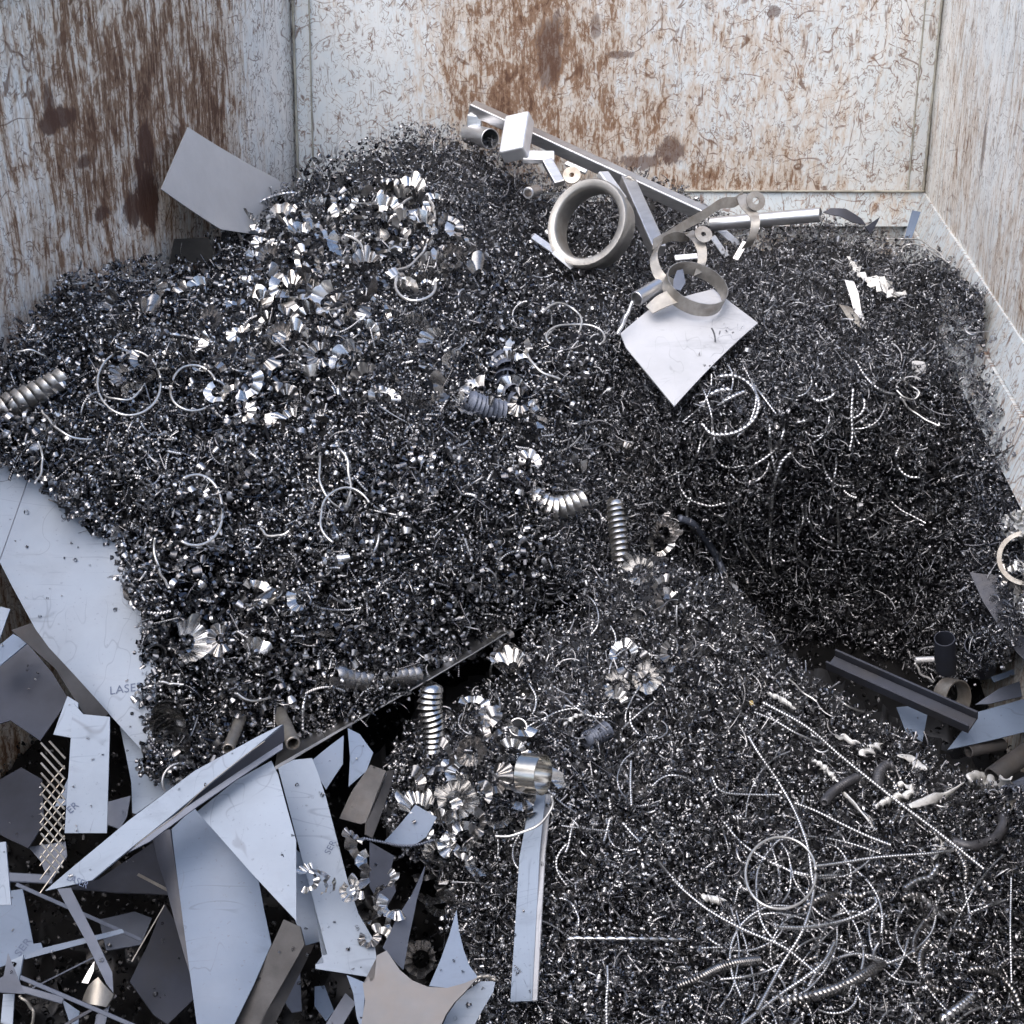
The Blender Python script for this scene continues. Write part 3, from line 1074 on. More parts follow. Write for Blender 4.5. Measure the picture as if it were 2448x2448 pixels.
def place(me, name, x, y, d, scale, up=None, spin=None, tilt=.5):
    o = bpy.data.objects.new(name, me)
    COL.objects.link(o)
    p = P(np.array(x), np.array(y), np.array(d))
    nn = nrm(np.array([R_(-tilt, tilt), -.45 + R_(-tilt, tilt), .9])) if up is None else nrm(up)
    q = Vector(nn).to_track_quat('Z', 'Y').to_matrix()
    rot = q @ Matrix.Rotation(R_(0, 6.28) if spin is None else spin, 3, 'Z')
    o.matrix_world = Matrix.LocRotScale(Vector(p), rot.to_quaternion(), Vector((scale,) * 3))
    return o


def fan_cluster(pts, label, group, s=(.7, 1.1), bright=0.0, lift=.026, tilt=.95):
    for (x, y) in pts:
        me = random.choice(fan_bright) if random.random() < bright else random.choice(fan_protos)
        d = top(x, y) - lift - R_(0, .012)
        tag(place(me, 'fan_curl', x, y, d, R_(*s), tilt=tilt), label, 'metal curl', group)


def spread(poly, n, mind):
    poly = np.array(poly, float)
    h = Heap.__new__(Heap); h.poly = poly
    res = []
    tries = 0
    while len(res) < n and tries < 20000:
        tries += 1
        x = R_(poly[:, 0].min(), poly[:, 0].max()); y = R_(poly[:, 1].min(), poly[:, 1].max())
        if not h.inside(np.array([x]), np.array([y]))[0]: continue
        if all((x - a) ** 2 + (y - b) ** 2 > mind ** 2 for a, b in res):
            res.append((x, y))
    return res


fan_cluster(spread([(560, 540), (700, 490), (900, 450), (1060, 480), (1140, 640), (1000, 700), (760, 640), (600, 620)], 78, 30),
            'bright pleated steel curl in the dense cluster below the heap crest', 'fan curls below the crest', (.85, 1.4), .38)
fan_cluster(a8((560, 860), (640, 950), (560, 1030), (660, 1120), (960, 1100), (880, 1200), (300, 1400), (380, 950), (730, 1040), (1080, 1050), (1180, 290), (1430, 200), (1380, 420), (1500, 430), (250, 1050), (480, 1290), (1860, 820), (1650, 790)),
            'large rosette shaped steel curl lying on the left heap', 'rosette curls on the left heap', (1.1, 1.55), .35, .036)
fan_cluster(spread([(250, 700), (560, 640), (900, 720), (1180, 860), (1180, 1020), (900, 950), (640, 1040), (500, 930), (330, 920)], 66, 50),
            'dull steel curl scattered over the left heap', 'curls scattered over the left heap', (.8, 1.3), .22)
fan_cluster(z3((700, 480), (740, 560), (1300, 560), (1480, 770), (1640, 600), (1370, 1050), (1750, 950), (1500, 1650), (1600, 1680), (1480, 1780), (1700, 1760)),
            'single shiny pleated curl among fine swarf near the wire loops', 'curls near the wire loops', (.75, 1.1), .3)
fan_cluster(z4((1060, 740), (1100, 690), (1000, 330), (930, 420), (1600, 880), (1660, 940), (1540, 900), (1800, 1280), (1820, 1370), (1790, 1450), (1860, 1350), (1700, 1580), (1800, 1680), (1820, 1740), (1560, 1080), (1350, 1000), (1080, 960), (1200, 960), (960, 560), (1000, 620)),
            'pleated curl in the trail down the middle of the heaps', 'curls down the middle', (.85, 1.25), .35)
fan_cluster(full((480, 1560), (440, 1545), (520, 1530), (620, 1420), (780, 1530), (600, 1560), (1200, 1560), (1220, 1600), (1190, 1530), (1230, 1570), (1490, 1560), (1520, 1600), (1590, 1560), (1480, 1640), (1470, 1670), (1540, 1620), (1630, 1580), (1740, 1400), (1770, 1410)),
            'pleated steel curl along the lower edge of the heaps', 'curls along the lower heap edge', (.85, 1.25), .3)


def fan_at(pts, dd, label, group, s, bright=.1, tilt=.6):
    for (x, y) in pts:
        me = random.choice(fan_bright) if random.random() < bright else random.choice(fan_protos)
        d = dd + R_(-.05, .05)
        if heapC.inside(np.array([x]), np.array([y]))[0]:
            d = min(d, top(x, y) - R_(.015, .05))
        tag(place(me, 'fan_curl', x, y, d, R_(*s), tilt=tilt), label, 'metal curl', group)


fan_at(z7((760, 140), (830, 200), (860, 270), (1000, 270), (1000, 370), (880, 430), (730, 390), (700, 490), (590, 450), (440, 570), (690, 580), (820, 640), (650, 660), (610, 720), (1040, 680), (1000, 780), (890, 800), (760, 780), (580, 800), (680, 890),
            (760, 870), (600, 900), (690, 1000), (760, 1050), (560, 980), (450, 740), (440, 840), (1250, 570), (600, 1140), (520, 1230), (660, 1250), (480, 1130), (570, 1260), (940, 600), (880, 560), (440, 1560)),
       2.46, 'pleated steel curl in the cluster spilling over the white sheets', 'curls spilling over the sheets', (.75, 1.2), .08)
fan_at(z7((60, 880), (90, 960), (130, 1010), (150, 1090), (80, 1160), (260, 1140), (200, 1230), (270, 1290), (200, 1340), (300, 1350), (120, 1400), (240, 1420), (160, 1460), (70, 1400)),
       2.20, 'small pleated curl in the clump on the notched sheet', 'curls on the notched sheet', (.55, .85), .2)
fan_at(a7((740, 1000), (800, 1060), (850, 1100), (760, 1080), (900, 1090), (830, 1030), (1010, 1110)), 2.16, 'dull curl in the worm shaped clump across two sheets', 'curls across two sheets', (.35, .6), 0)

# ------------------------------------------------------------------ screws of stacked discs
def disc_spring(label, pts, R, turns, mat, dd=None, lift=.015, taper=None, cup=.85, rin=.25, slope=None):
    ds = [top(x, y) for x, y in pts]
    k_ = np.linspace(0, 1, len(pts))
    ds = np.polyval(np.polyfit(k_, ds, 1), k_) if dd is None else [dd] * len(pts)
    if slope is not None:
        ds = np.mean(ds) + slope * (k_ - .5)
    pth = [P(np.array(x), np.array(y), np.array(d - lift)) for (x, y), d in zip(pts, ds)]
    v, f = disc_geo(pth, R, turns, rin, cup, 16, taper)
    o = link_mesh('disc_spiral', v, f, mat, None, True)
    return tag(o, label, 'metal spiral')


tp = lambda k: .55 + .45 * math.sin(math.pi * min(1, .25 + k * .7))
disc_spring('bright screw shaped spiral standing upright below the middle of the heap', z4((1545, 1160), (1560, 1300), (1575, 1450), (1580, 1640)), .025, 15, M['fan_bright'], None, .05, tp, .85, .25, -.06)
disc_spring('shiny screw shaped spiral hanging over the dark gap by the tray edge', z7((520, 0), (500, 130), (520, 260), (515, 380)), .026, 12, M['fan'], 2.52, 0, tp, .8)
disc_spring('large bright spiral cut off by the left edge of the photo', z3((-60, 690), (60, 640), (180, 580), (330, 490)), .034, 8, M['fan_bright'], None, .05, lambda k: 1 - .35 * k, .9, .3, .05)
disc_spring('dark ribbed spiral lying above the tray edge', full((790, 1610), (850, 1625), (920, 1620), (985, 1615)), .024, 12, M['fan_dim'], None, .006, None, .4, .5)
disc_spring('dark spiral half buried in the middle of the left heap', z4((700, 600), (790, 640), (900, 670)), .030, 8, M['steel_grey'], None, .010, None)
disc_spring('grey shell like spiral near the corner of the large white sheet', a5((1330, 930), (1290, 1030), (1310, 1130), (1330, 1230)), .032, 6, M['fan'], None, .02, None, .5)
disc_spring('big bright shell of fanned blades in the middle of the heap', z4((1040, 1130), (1110, 1190), (1180, 1220), (1260, 1210), (1350, 1180)), .040, 8, M['fan_bright'], None, .03, lambda k: .95 - .3 * k, .9, .2, .02)
disc_spring('dull grey spiral below the dark hollow in the left heap', z4((870, 330), (920, 430), (930, 520), (990, 600)), .03, 6, M['steel_grey'], None, .02, None, .5)
disc_spring('dark ribbed spiral half buried at the left of the front heap', z7((1370, 330), (1430, 310), (1500, 270)), .02, 8, M['steel_grey'], None, -.004, None)


# ------------------------------------------------------------------ long coiled chips, rings and wires
def coil_chip(label, pts, r_px, pitch_px, mat=None, lift=.012, dd=None, name='coiled_chip', cat='coiled chip', flat=False):
    pth = []
    for x, y in pts:
        d = (top(x, y) if dd is None else dd) - lift - .014
        pth.append(P(np.array(x), np.array(y), np.array(d)))
    d = depth_of(pth[len(pth) // 2])
    r = r_px * 1.04 / FPX * d; pitch = pitch_px * 1.3 / FPX * d
    L = np.linalg.norm(np.diff(np.array(pth), axis=0), axis=1).sum() * 1.03
    turns = max(3, L / pitch)
    n = int(turns * 8) + 1
    p = smooth_path(pth, n)
    t, u, w = frames(p)
    a = np.arange(n) / 8 * 2 * math.pi
    e = np.cos(a)[:, None] * u + np.sin(a)[:, None] * w
    wid = pitch * .86
    bl = r * .5
    v = np.stack([p + e * (r - bl) - t * wid / 2, p + e * r, p + e * (r - bl) + t * wid / 2], 1).reshape(-1, 3)
    f = []
    for i in range(n - 1):
        f += [(3 * i, 3 * i + 1, 3 * i + 4, 3 * i + 3), (3 * i + 1, 3 * i + 2, 3 * i + 5, 3 * i + 4)]
    o = link_mesh(name, v, f, mat or M['bead'], None, True)
    return tag(o, label, cat)


def kink(p, amp):
    n = len(p)
    k = np.linspace(0, 1, n)
    for _ in range(4):
        fr_, ph_ = R_(.6, 2.6), R_(0, 6.28)
        p = p + np.outer(np.sin(k * fr_ * 6.28 + ph_) * amp * np.sin(math.pi * k) ** .5, nrm(rng.normal(size=3)))
    return p


def wire(label, pts, r_px, mat=None, lift=.014, dd=None, name='wire', cat='wire', closed=False):
    pth = []
    for x, y in pts:
        d = (top(x, y) if dd is None else dd) - lift
        pth.append(P(np.array(x), np.array(y), np.array(d)))
    d = depth_of(pth[len(pth) // 2])
    p = kink(smooth_path(pth, max(16, 12 * len(pts))), .0012)
    v, f = tube_geo(p, r_px / FPX * d, 8)
    return tag(link_mesh(name, v, f, mat or M['wire'], None, True), label, cat)


def arc(cx, cy, rx, ry, a0, a1, rot=0, n=20):
    res = []
    for i in range(n):
        a = math.radians(a0 + (a1 - a0) * i / (n - 1))
        x, y = rx * math.cos(a), ry * math.sin(a)
        c, s = math.cos(math.radians(rot)), math.sin(math.radians(rot))
        res.append((cx + c * x - s * y, cy + s * x + c * y))
    return res


K = 816 / 1932
def arc3(cx, cy, rx, ry, a0, a1, rot=0, v=z3): return v(*arc(cx, cy, rx, ry, a0, a1, rot))


def ring_wire(label, pts, r_px=2.6, lift=.02):
    lift += .018; r_px *= 1.15
    """a wire loop lying in one plane that rests on the heap"""
    P3 = [P(np.array(x), np.array(y), np.array(top(x, y) - lift)) for x, y in pts]
    A = np.array(P3); c = A.mean(0)
    _, _, vt = np.linalg.svd(A - c)
    n = vt[2]
    n = n * np.sign(np.dot(n, C0 - c))
    q = [on_plane(x, y, c + n * .004, n) for x, y in pts]
    p = kink(smooth_path(q, 64), .0016)
    v, f = tube_geo(p, r_px / FPX * depth_of(c), 8)
    return tag(link_mesh('wire_ring', v, f, M['wire'], None, True), label, 'wire ring')


ring_wire('large complete wire ring around a shiny curl on the left heap', arc3(730, 510, 180, 190, 0, 352))
ring_wire('smaller wire ring just right of the largest ring on the left heap', arc3(1095, 540, 132, 130, 60, 340))
ring_wire('open wire hoop above the printed sheet on the lower left heap', arc3(1105, 1232, 158, 200, -115, 120), 3.2)
ring_wire('short wire arc lying inside the largest wire ring', arc3(680, 440, 160, 165, 25, 125), 2.2)
ring_wire('wire arc below the bright spiral at the left edge', arc3(520, 580, 300, 250, 90, 160), 2.6)
ring_wire('wire arc at the top left edge of the left heap', arc3(150, 480, 160, 155, -110, -30), 2.2)
ring_wire('wire arc lying below the open wire hoop', arc3(1110, 1440, 235, 300, 130, 190), 2.6)
ring_wire('shallow wire arc right of the open wire hoop', arc3(1560, 1290, 100, 88, 40, 150), 2.8)
ring_wire('nearly straight wire sliver under a rosette curl', arc3(1730, 250, 200, 158, 65, 115), 2.4)
ring_wire('wire ring in the centre of the left heap', arc3(1960, 1270, 150, 165, 120, 330), 2.6)
ring_wire('tall wire arc above the ring in the centre of the left heap', arc3(1960, 1000, 155, 220, 100, 200), 2.6)
ring_wire('wire arc leaning on the right side of the centre ring', arc3(-30, 1080, 80, 200, -80, 40, 0, z4), 2.8)
ring_wire('wire hook hanging over the edge of the large white sheet', z3((215, 840), (235, 900), (240, 960), (225, 1030), (200, 1080)), 2.4)
ring_wire('upper wire loop under the bright fan below the crest', arc(998, 512, 42, 42, 170, 385), 2.8, .05)
wire('S shaped wire between the two loops below the crest', a8((1490, 530), (1510, 580), (1480, 660), (1400, 740), (1290, 790), (1210, 795)), 3.4, None, .045)
ring_wire('lower wire loop of the pair below the crest', arc(993, 678, 48, 42, -5, 215), 3.2, .05)
ring_wire('small wire arc in the bright curl cluster', a8((880, 520), (960, 550), (1010, 600), (1020, 650)), 3.2, .03)
ring_wire('thin wire loop near the white square plate, upper', arc3(1240, 170, 118, 110, -150, 30, 0, z4), 2.4, .04)
ring_wire('flat wire loop lying left of the white square plate', arc3(1325, 250, 165, 76, 150, 395, 0, z4), 2.4, .03)
ring_wire('wire arc crossing the middle of the heaps', z4((1050, 340), (1090, 410), (1160, 460), (1240, 492)), 2.8, .03)
ring_wire('large round wire ring on the front heap', arc3(555, 1080, 200, 203, 0, 354, 0, z8), 3.0, .03)
wire('bright wire arc under the steel band at the front', z7((1190, 640), (1195, 700), (1150, 770), (1050, 840), (960, 870), (870, 868)), 3.2, None, 0, 2.38)
ring_wire('wire arc on the lower left heap by the pipes', z6((1340, 60), (1400, 95), (1470, 100), (1530, 85)), 2.4, .02)
ring_wire('thin wire arc above the large printed sheet corner', z6((900, -10), (960, 8), (1040, 10)), 2.4, .02)
wire('long sagging wire at the top of the front heap', z5((180, 1250), (260, 1310), (340, 1400), (400, 1490), (460, 1570)), 1.6, None, .02)
wire('thin wire curving along the right shoulder of the front heap', z8((800, 0), (880, 90), (980, 150), (1120, 190), (1230, 240), (1320, 310)), 1.8, None, .03)
wire('straight thin wire at the top of the front heap', z8((600, -20), (680, 50), (760, 110)), 2.4, None, .02)
wire('bent dark steel hose between the middle and the right heap', z5((-20, 1275), (60, 1310), (140, 1400), (195, 1500), (232, 1590)), 9, M['steel_grey'], .02, None, 'hose', 'hose')
wire('dark hose bent in a curve at the right of the front heap', z8((1530, 905), (1640, 930), (1740, 900), (1810, 820), (1820, 760)), 13, M['rubber'], .01, None, 'hose', 'hose')
wire('wire hook beside the plate with a hole', z5((1230, 480), (1300, 530), (1340, 570), (1310, 600), (1250, 590), (1210, 550)), 2.2, None, .03)
wire('thin bent rod on the right heap below the plate with a hole', z5((1230, 590), (1300, 670), (1440, 750), (1450, 735)), 2.6, None, .03)
wire('thin wire spray above the right heap edge', a3((900, 540), (920, 490), (1000, 470), (1100, 500), (1220, 580), (1300, 630)), 2.0, None, .06)
wire('thin wire curve behind the right heap', a3((780, 430), (900, 425), (1050, 435), (1150, 500), (1240, 570), (1230, 700)), 2.0, None, .05)

coil_chip('longest beaded coil running down the front heap', z8((370, 300), (430, 400), (540, 560), (630, 720), (700, 900), (730, 1080), (738, 1200), (680, 1400), (560, 1600), (420, 1860)), 5.0, 6.5, None, .02)
coil_chip('long straight coil slanting across the right of the front heap', z8((450, 110), (700, 250), (900, 420), (1200, 660), (1450, 850), (1700, 1050)), 5.0, 5.5, None, .03)
coil_chip('coil parallel to and left of the long slanting coil', z8((400, 165), (520, 215), (640, 285), (760, 340)), 3.6, 5, None, .03)
coil_chip('coil sloping down right in the middle of the front heap', z8((630, 680), (760, 730), (900, 800), (1050, 870), (1180, 920)), 4.6, 5.5, None, .022)
coil_chip('coil pointing right from the round wire ring', z8((750, 1040), (900, 1020), (1100, 990), (1420, 965), (1530, 950)), 4.4, 6, None, .03)
coil_chip('coil at the lower left of the round wire ring', z8((-60, 1110), (0, 1170), (150, 1290), (350, 1400), (560, 1490), (680, 1580), (750, 1640)), 4.6, 5.5, None, .022)
coil_chip('hooked coil below the round wire ring', z8((540, 1385), (700, 1385), (900, 1350), (1040, 1295), (1095, 1250), (1090, 1220)), 5.2, 7, None, .025)
coil_chip('beaded coil at the bottom edge of the front heap', z8((860, 1470), (800, 1580), (700, 1665), (560, 1760), (330, 1940)), 5.4, 7, None, .022)
coil_chip('short coil near the bottom left of the front heap', z8((210, 1680), (350, 1665), (460, 1640), (540, 1600)), 3.6, 5, None, .02)
coil_chip('thin vertical coil near the right frame edge', z8((1860, 1100), (1858, 1250), (1855, 1400), (1858, 1560), (1862, 1700)), 4.0, 5.5, None, .02)
coil_chip('thin curved coil at the upper left of the front heap', z8((165, 530), (200, 600), (270, 628), (420, 635), (550, 636)), 3.6, 6, None, .02)
coil_chip('row of large beads lying level across the front heap', z7((1290, 1445), (1450, 1448), (1650, 1450), (1932, 1455)), 6.2, 21, None, .02)
coil_chip('vertical coil at the bottom of the front heap', z7((1505, 1600), (1508, 1700), (1500, 1800), (1503, 1950)), 4.6, 6, None, .02)
coil_chip('short upright coil right of the steel band', z7((1640, 440), (1636, 560), (1642, 700)), 4.0, 6, None, .02)
coil_chip('pair coil leaning left above the white strip top', z7((1520, 770), (1500, 850), (1485, 900)), 4.2, 6, None, .02)
coil_chip('pair coil leaning right above the white strip top', z7((1590, 790), (1640, 850), (1690, 900)), 4.2, 6, None, .02)
coil_chip('coil at mid height right of the white strip', z7((1790, 1010), (1850, 1080), (1932, 1160)), 4.6, 6, None, .02)
coil_chip('thick beaded coil hanging down the dark right heap', z5((610, 905), (560, 960), (530, 1040), (510, 1120), (500, 1225)), 6.2, 8, None, .03)
coil_chip('thin coil hanging high on the dark right heap', z5((965, 540), (955, 680), (960, 800), (945, 890)), 4.4, 8, None, .025)
coil_chip('thin coil hanging low on the dark right heap', z5((875, 1215), (880, 1310), (885, 1420)), 3.6, 6, None, .025)
coil_chip('curled coil ring below the white square plate', z5((200, 475), (290, 470), (380, 520), (430, 620), (400, 720), (300, 790), (170, 800), (110, 740)), 5.6, 9, None, .025)
coil_chip('bright short coil inside the coil ring, upper', z5((150, 582), (200, 555), (270, 545)), 6.2, 10, None, .03)
coil_chip('bright short coil inside the coil ring, lower', z5((220, 620), (280, 590), (350, 560)), 6.2, 9, None, .03)
coil_chip('hooked coil on the dark right heap', z5((720, 570), (745, 605), (790, 610), (850, 580), (840, 540)), 4.8, 8, None, .025)
coil_chip('short coil stub below the hooked coil on the right heap', z5((640, 735), (690, 725), (735, 705)), 5, 8, None, .025)
coil_chip('beaded coil along the crest beside the leaning sheet', a8((90, 380), (180, 300), (290, 240), (400, 205), (510, 195)), 4.6, 9, None, .03)
coil_chip('short beaded coil near the left heap top edge', z3((930, 235), (1010, 240), (1110, 260), (1200, 275)), 6.5, 16, None, .02)
coil_chip('beaded coil down the pipes side of the left heap', z6((1740, 40), (1715, 140), (1712, 270)), 5, 9, None, .02)
coil_chip('thick dark spring at the lower left of the front heap', z8((-30, 1720), (100, 1670), (200, 1620), (300, 1590), (430, 1575)), 13, 5.5, M['fan_dim'], .010, None, 'spring', 'spring')
coil_chip('long thick dark spring along the bottom of the photo', z8((540, 1810), (700, 1785), (880, 1730), (1020, 1660), (1130, 1590)), 15, 11, M['fan_dim'], .010, None, 'spring', 'spring')
coil_chip('thick spring at the bottom right corner', z8((1460, 1910), (1550, 1850), (1650, 1770)), 12, 13, M['bead'], .014, None, 'spring', 'spring')
coil_chip('dark corrugated tube under the slanting coil', z8((800, 680), (850, 620), (920, 570), (990, 535)), 12, 6, M['rubber'], .02, None, 'spring', 'spring')
coil_chip('dark spring right of the corrugated tube', z8((1100, 600), (1110, 520), (1150, 470), (1190, 470)), 14, 9, M['rubber'], .01, None, 'spring', 'spring')
coil_chip('shiny spring right of the hooked coil', z8((1340, 1190), (1400, 1260), (1480, 1340)), 9, 15, None, .015, None, 'spring', 'spring')
coil_chip('beaded spring beside the round wire ring', z8((1250, 1170), (1330, 1120), (1400, 1100), (1450, 1030)), 8, 13, None, .015, None, 'spring', 'spring')
coil_chip('fine coil crossing above the sheets at the front', z7((120, 880), (220, 900), (340, 922), (440, 915), (520, 890)), 4, 5, M['steel_grey'], 0, 2.28)
coil_chip('thin coil hanging behind the steel band', z7((885, 880), (888, 960), (880, 1080)), 3.6, 8, None, .0, 2.44)


def coil_tangle(region, n, length, r_px, pitch_px, label, group, mat, name, cat, lift, run=None):
    for (x, y) in spread(region, n, 24):
        a = R_(0, 6.28) if run is None else run + R_(-.5, .5)
        L = R_(*length); cv = R_(-2.6, 2.6)
        pts = []
        for i in range(6):
            pts.append((x, y))
            x += math.cos(a) * L / 5; y += math.sin(a) * L / 5; a += cv / 5 + R_(-.15, .15)
        o = coil_chip(label, pts, R_(*r_px), pitch_px, mat, lift + R_(-.006, .006), None, name, cat)
        o['group'] = group


coil_tangle([(1760, 1950), (2080, 1960), (2400, 2080), (2400, 2420), (1700, 2420), (1640, 2200)], 46, (110, 330), (2.6, 4.6), 6, 'thin coiled chip in the tangle at the lower right of the front heap', 'coiled chips tangled on the front heap', None, 'coiled_chip', 'coiled chip', .004)
coil_tangle([(1900, 1900), (2380, 2000), (2400, 2400), (1850, 2430)], 13, (70, 190), (7, 12), 9, 'thick dark spring among the tangled coils at the lower right', 'dark springs on the front heap', M['fan_dim'], 'spring', 'spring', .0)
coil_tangle([(1560, 960), (1780, 820), (2120, 860), (2200, 1200), (1800, 1380), (1600, 1200)], 34, (50, 170), (2.8, 4.8), 7, 'short beaded coil hanging on the dark right heap', 'beaded coils on the right heap', None, 'coiled_chip', 'coiled chip', .008, 1.57)
coil_tangle([(1080, 1500), (1500, 1450), (1700, 1600), (1500, 2000), (1300, 2200), (1180, 1800)], 20, (50, 140), (2.6, 4.2), 6, 'short coil lying in the left half of the front heap', 'short coils on the front heap', None, 'coiled_chip', 'coiled chip', .006)


def white_chip(label, pts, r_px, lift=.02, ribs=0):
    pth = [P(np.array(x), np.array(y), np.array(top(x, y) - lift)) for x, y in pts]
    n = 56
    p = kink(smooth_path(pth, n), .0016)
    k = np.linspace(0, 1, n)
    r = r_px / FPX * depth_of(p[0]) * (np.sin(math.pi * (k * .86 + .1)) ** .6) * (1 + (.28 * np.sin(k * ribs * 6.28) if ribs else .06 * np.sin(k * 20)))
    t, u, w = frames(p)
    tw = k * max(ribs, .6) * 3.14 + R_(0, 3)
    an = np.arange(8) * math.pi / 4
    e1 = np.cos(tw)[:, None] * u + np.sin(tw)[:, None] * w
    e2 = -np.sin(tw)[:, None] * u + np.cos(tw)[:, None] * w
    v = p[:, None] + r[:, None, None] * (np.cos(an)[None, :, None] * e1[:, None] * 1.15 + np.sin(an)[None, :, None] * e2[:, None] * .42)
    _, f = tube_geo(p, r, 8)
    return tag(link_mesh('rolled_chip', v.reshape(-1, 3), f, M['white_chip'], None, True), label, 'metal chip')


white_chip('short fat white chip high on the front heap', z8((1010, 410), (1060, 385), (1130, 345)), 11, .02, 3)
white_chip('white rolled chip right of the short fat one', z8((1215, 410), (1300, 440), (1380, 495)), 10, .02, 0)
white_chip('ribbed white chip left of the slanting coil', z8((740, 440), (810, 490), (880, 560)), 9, .03, 6)
white_chip('long pointed white sliver in the front heap', z8((910, 620), (1000, 720), (1090, 835)), 7, .03, 0)
white_chip('hooked white chip crossing the slanting coil', z8((1095, 705), (1170, 665), (1260, 645), (1295, 605), (1250, 580), (1190, 582)), 11, .02, 7)
white_chip('horn shaped white chip below the hooked chip', z8((1285, 700), (1390, 670), (1490, 635), (1590, 565)), 11, .03, 0)
white_chip('crumpled ribbed white chip at the right frame edge', z8((1620, 540), (1700, 565), (1780, 570), (1860, 540)), 18, .03, 5)
white_chip('white chip at the upper end of the front heap', z8((485, 60), (560, 100), (640, 150)), 9, .02, 4)
white_chip('thin white sliver beside the slanting coil', z8((860, 300), (930, 320), (1010, 345)), 6, .02, 0)
white_chip('white lump left of the round wire ring', z8((115, 1200), (150, 1225), (245, 1240)), 12, .02, 4)
white_chip('small hooked white chip beyond the straight coil end', z8((1420, 890), (1470, 905), (1465, 950), (1420, 1000)), 9, .02, 3)
white_chip('pale rolled chip in the left of the front heap', z7((1260, 240), (1310, 200), (1390, 172)), 6, .02, 4)


# ------------------------------------------------------------------ sheets and plates
PLANES = {}
SHEETS = []


def sheet(name, label, cat, poly, d, n, mat, th=.003, bend=0.0, bend_dir=None, parent=None, key=None, edge=None):
    poly = [(float(a), float(b)) for a, b in poly]
    cx = sum(p[0] for p in poly) / len(poly); cy = sum(p[1] for p in poly) / len(poly)
    n = nrm(n)
    c = P(np.array(cx), np.array(cy), np.array(d))
    if np.dot(n, C0 - c) < 0:
        n = -n
    q = [on_plane(x, y, c, n) for x, y in poly]
    bm = bmesh.new()
    tv = [bm.verts.new(p) for p in q]
    bv = [bm.verts.new(p - n * th) for p in q]
    if not bend and key is None:
        ext = max(np.linalg.norm(a - b) for a in q for b in q)
        bend = ext * R_(-.035, .035)
        bend_dir = nrm(np.array([R_(-1, 1), R_(-1, 1), R_(-.5, .5)]))
    k = len(q)
    bm.faces.new(tv); bm.faces.new(bv[::-1])
    for i in range(k):
        j = (i + 1) % k
        bm.faces.new((tv[i], bv[i], bv[j], tv[j]))
    bmesh.ops.triangulate(bm, faces=[f for f in bm.faces if len(f.verts) > 4])
    if bend:
        bd = nrm(np.array(bend_dir) - n * np.dot(bend_dir, n))
        s = [np.dot(p - c, bd) for p in q]
        lo, hi = min(s), max(s)
        for i in range(1, 12):
            co = c + bd * (lo + (hi - lo) * i / 12)
            bmesh.ops.bisect_plane(bm, geom=bm.verts[:] + bm.edges[:] + bm.faces[:], plane_co=Vector(co), plane_no=Vector(bd))
        mid = (lo + hi) / 2; half = (hi - lo) / 2
        for v in bm.verts:
            t = (np.dot(np.array(v.co) - c, bd) - mid) / half
            v.co = Vector(np.array(v.co) + n * bend * (1 - t * t))
    o = link_bm(name, bm, mat, parent)
    if bend:
        for pl in o.data.polygons: pl.use_smooth = True
        sp = o.modifiers.new('split', 'EDGE_SPLIT'); sp.split_angle = math.radians(30)
    if label:
        tag(o, label, cat)
    if key:
        PLANES[key] = (c, n)
    if mat.name.startswith(('blue', 'bluish', 'dark steel', 'grey steel', 'brown')) and cy > 1350 or mat.name == 'white film':
        SHEETS.append((np.array(poly), c, n))
    return o


def lettering(parent, key, text, x, y, ang, h_px, lift=.0012, size_fix=1.0):
    """printed letters lying on a sheet: baseline start at photo x, y, running at ang degrees (photo, clockwise)"""
    c, n = PLANES[key]
    o0 = on_plane(x, y, c, n)
    o1 = on_plane(x + math.cos(math.radians(ang)) * 20, y + math.sin(math.radians(ang)) * 20, c, n)
    ex = nrm(o1 - o0)
    ey = np.cross(n, ex)
    up = on_plane(x + math.sin(math.radians(ang)) * h_px, y - math.cos(math.radians(ang)) * h_px, c, n)
    h = np.linalg.norm(up - o0)
    cu = bpy.data.curves.new('lettering', 'FONT')
    cu.body = text
    cu.size = h / .70 * size_fix
    cu.space_character = 1.05
    t = bpy.data.objects.new('lettering_source', cu)
    COL.objects.link(t)
    bpy.context.view_layer.update()
    me = bpy.data.meshes.new_from_object(t)
    bpy.data.objects.remove(t)
    m = Matrix(((ex[0], ey[0], n[0], o0[0] + n[0] * lift), (ex[1], ey[1], n[1], o0[1] + n[1] * lift), (ex[2], ey[2], n[2], o0[2] + n[2] * lift), (0, 0, 0, 1)))
    me.transform(m)
    me.materials.clear(); me.materials.append(M['ink'])
    o = bpy.data.objects.new('lettering', me)
    COL.objects.link(o)
    o.parent = parent
    return o


def fit_n(a, b, c):
    p = [P(np.array(q[0]), np.array(q[1]), np.array(q[2])) for q in (a, b, c)]
    return nrm(np.cross(p[1] - p[0], p[2] - p[0]))


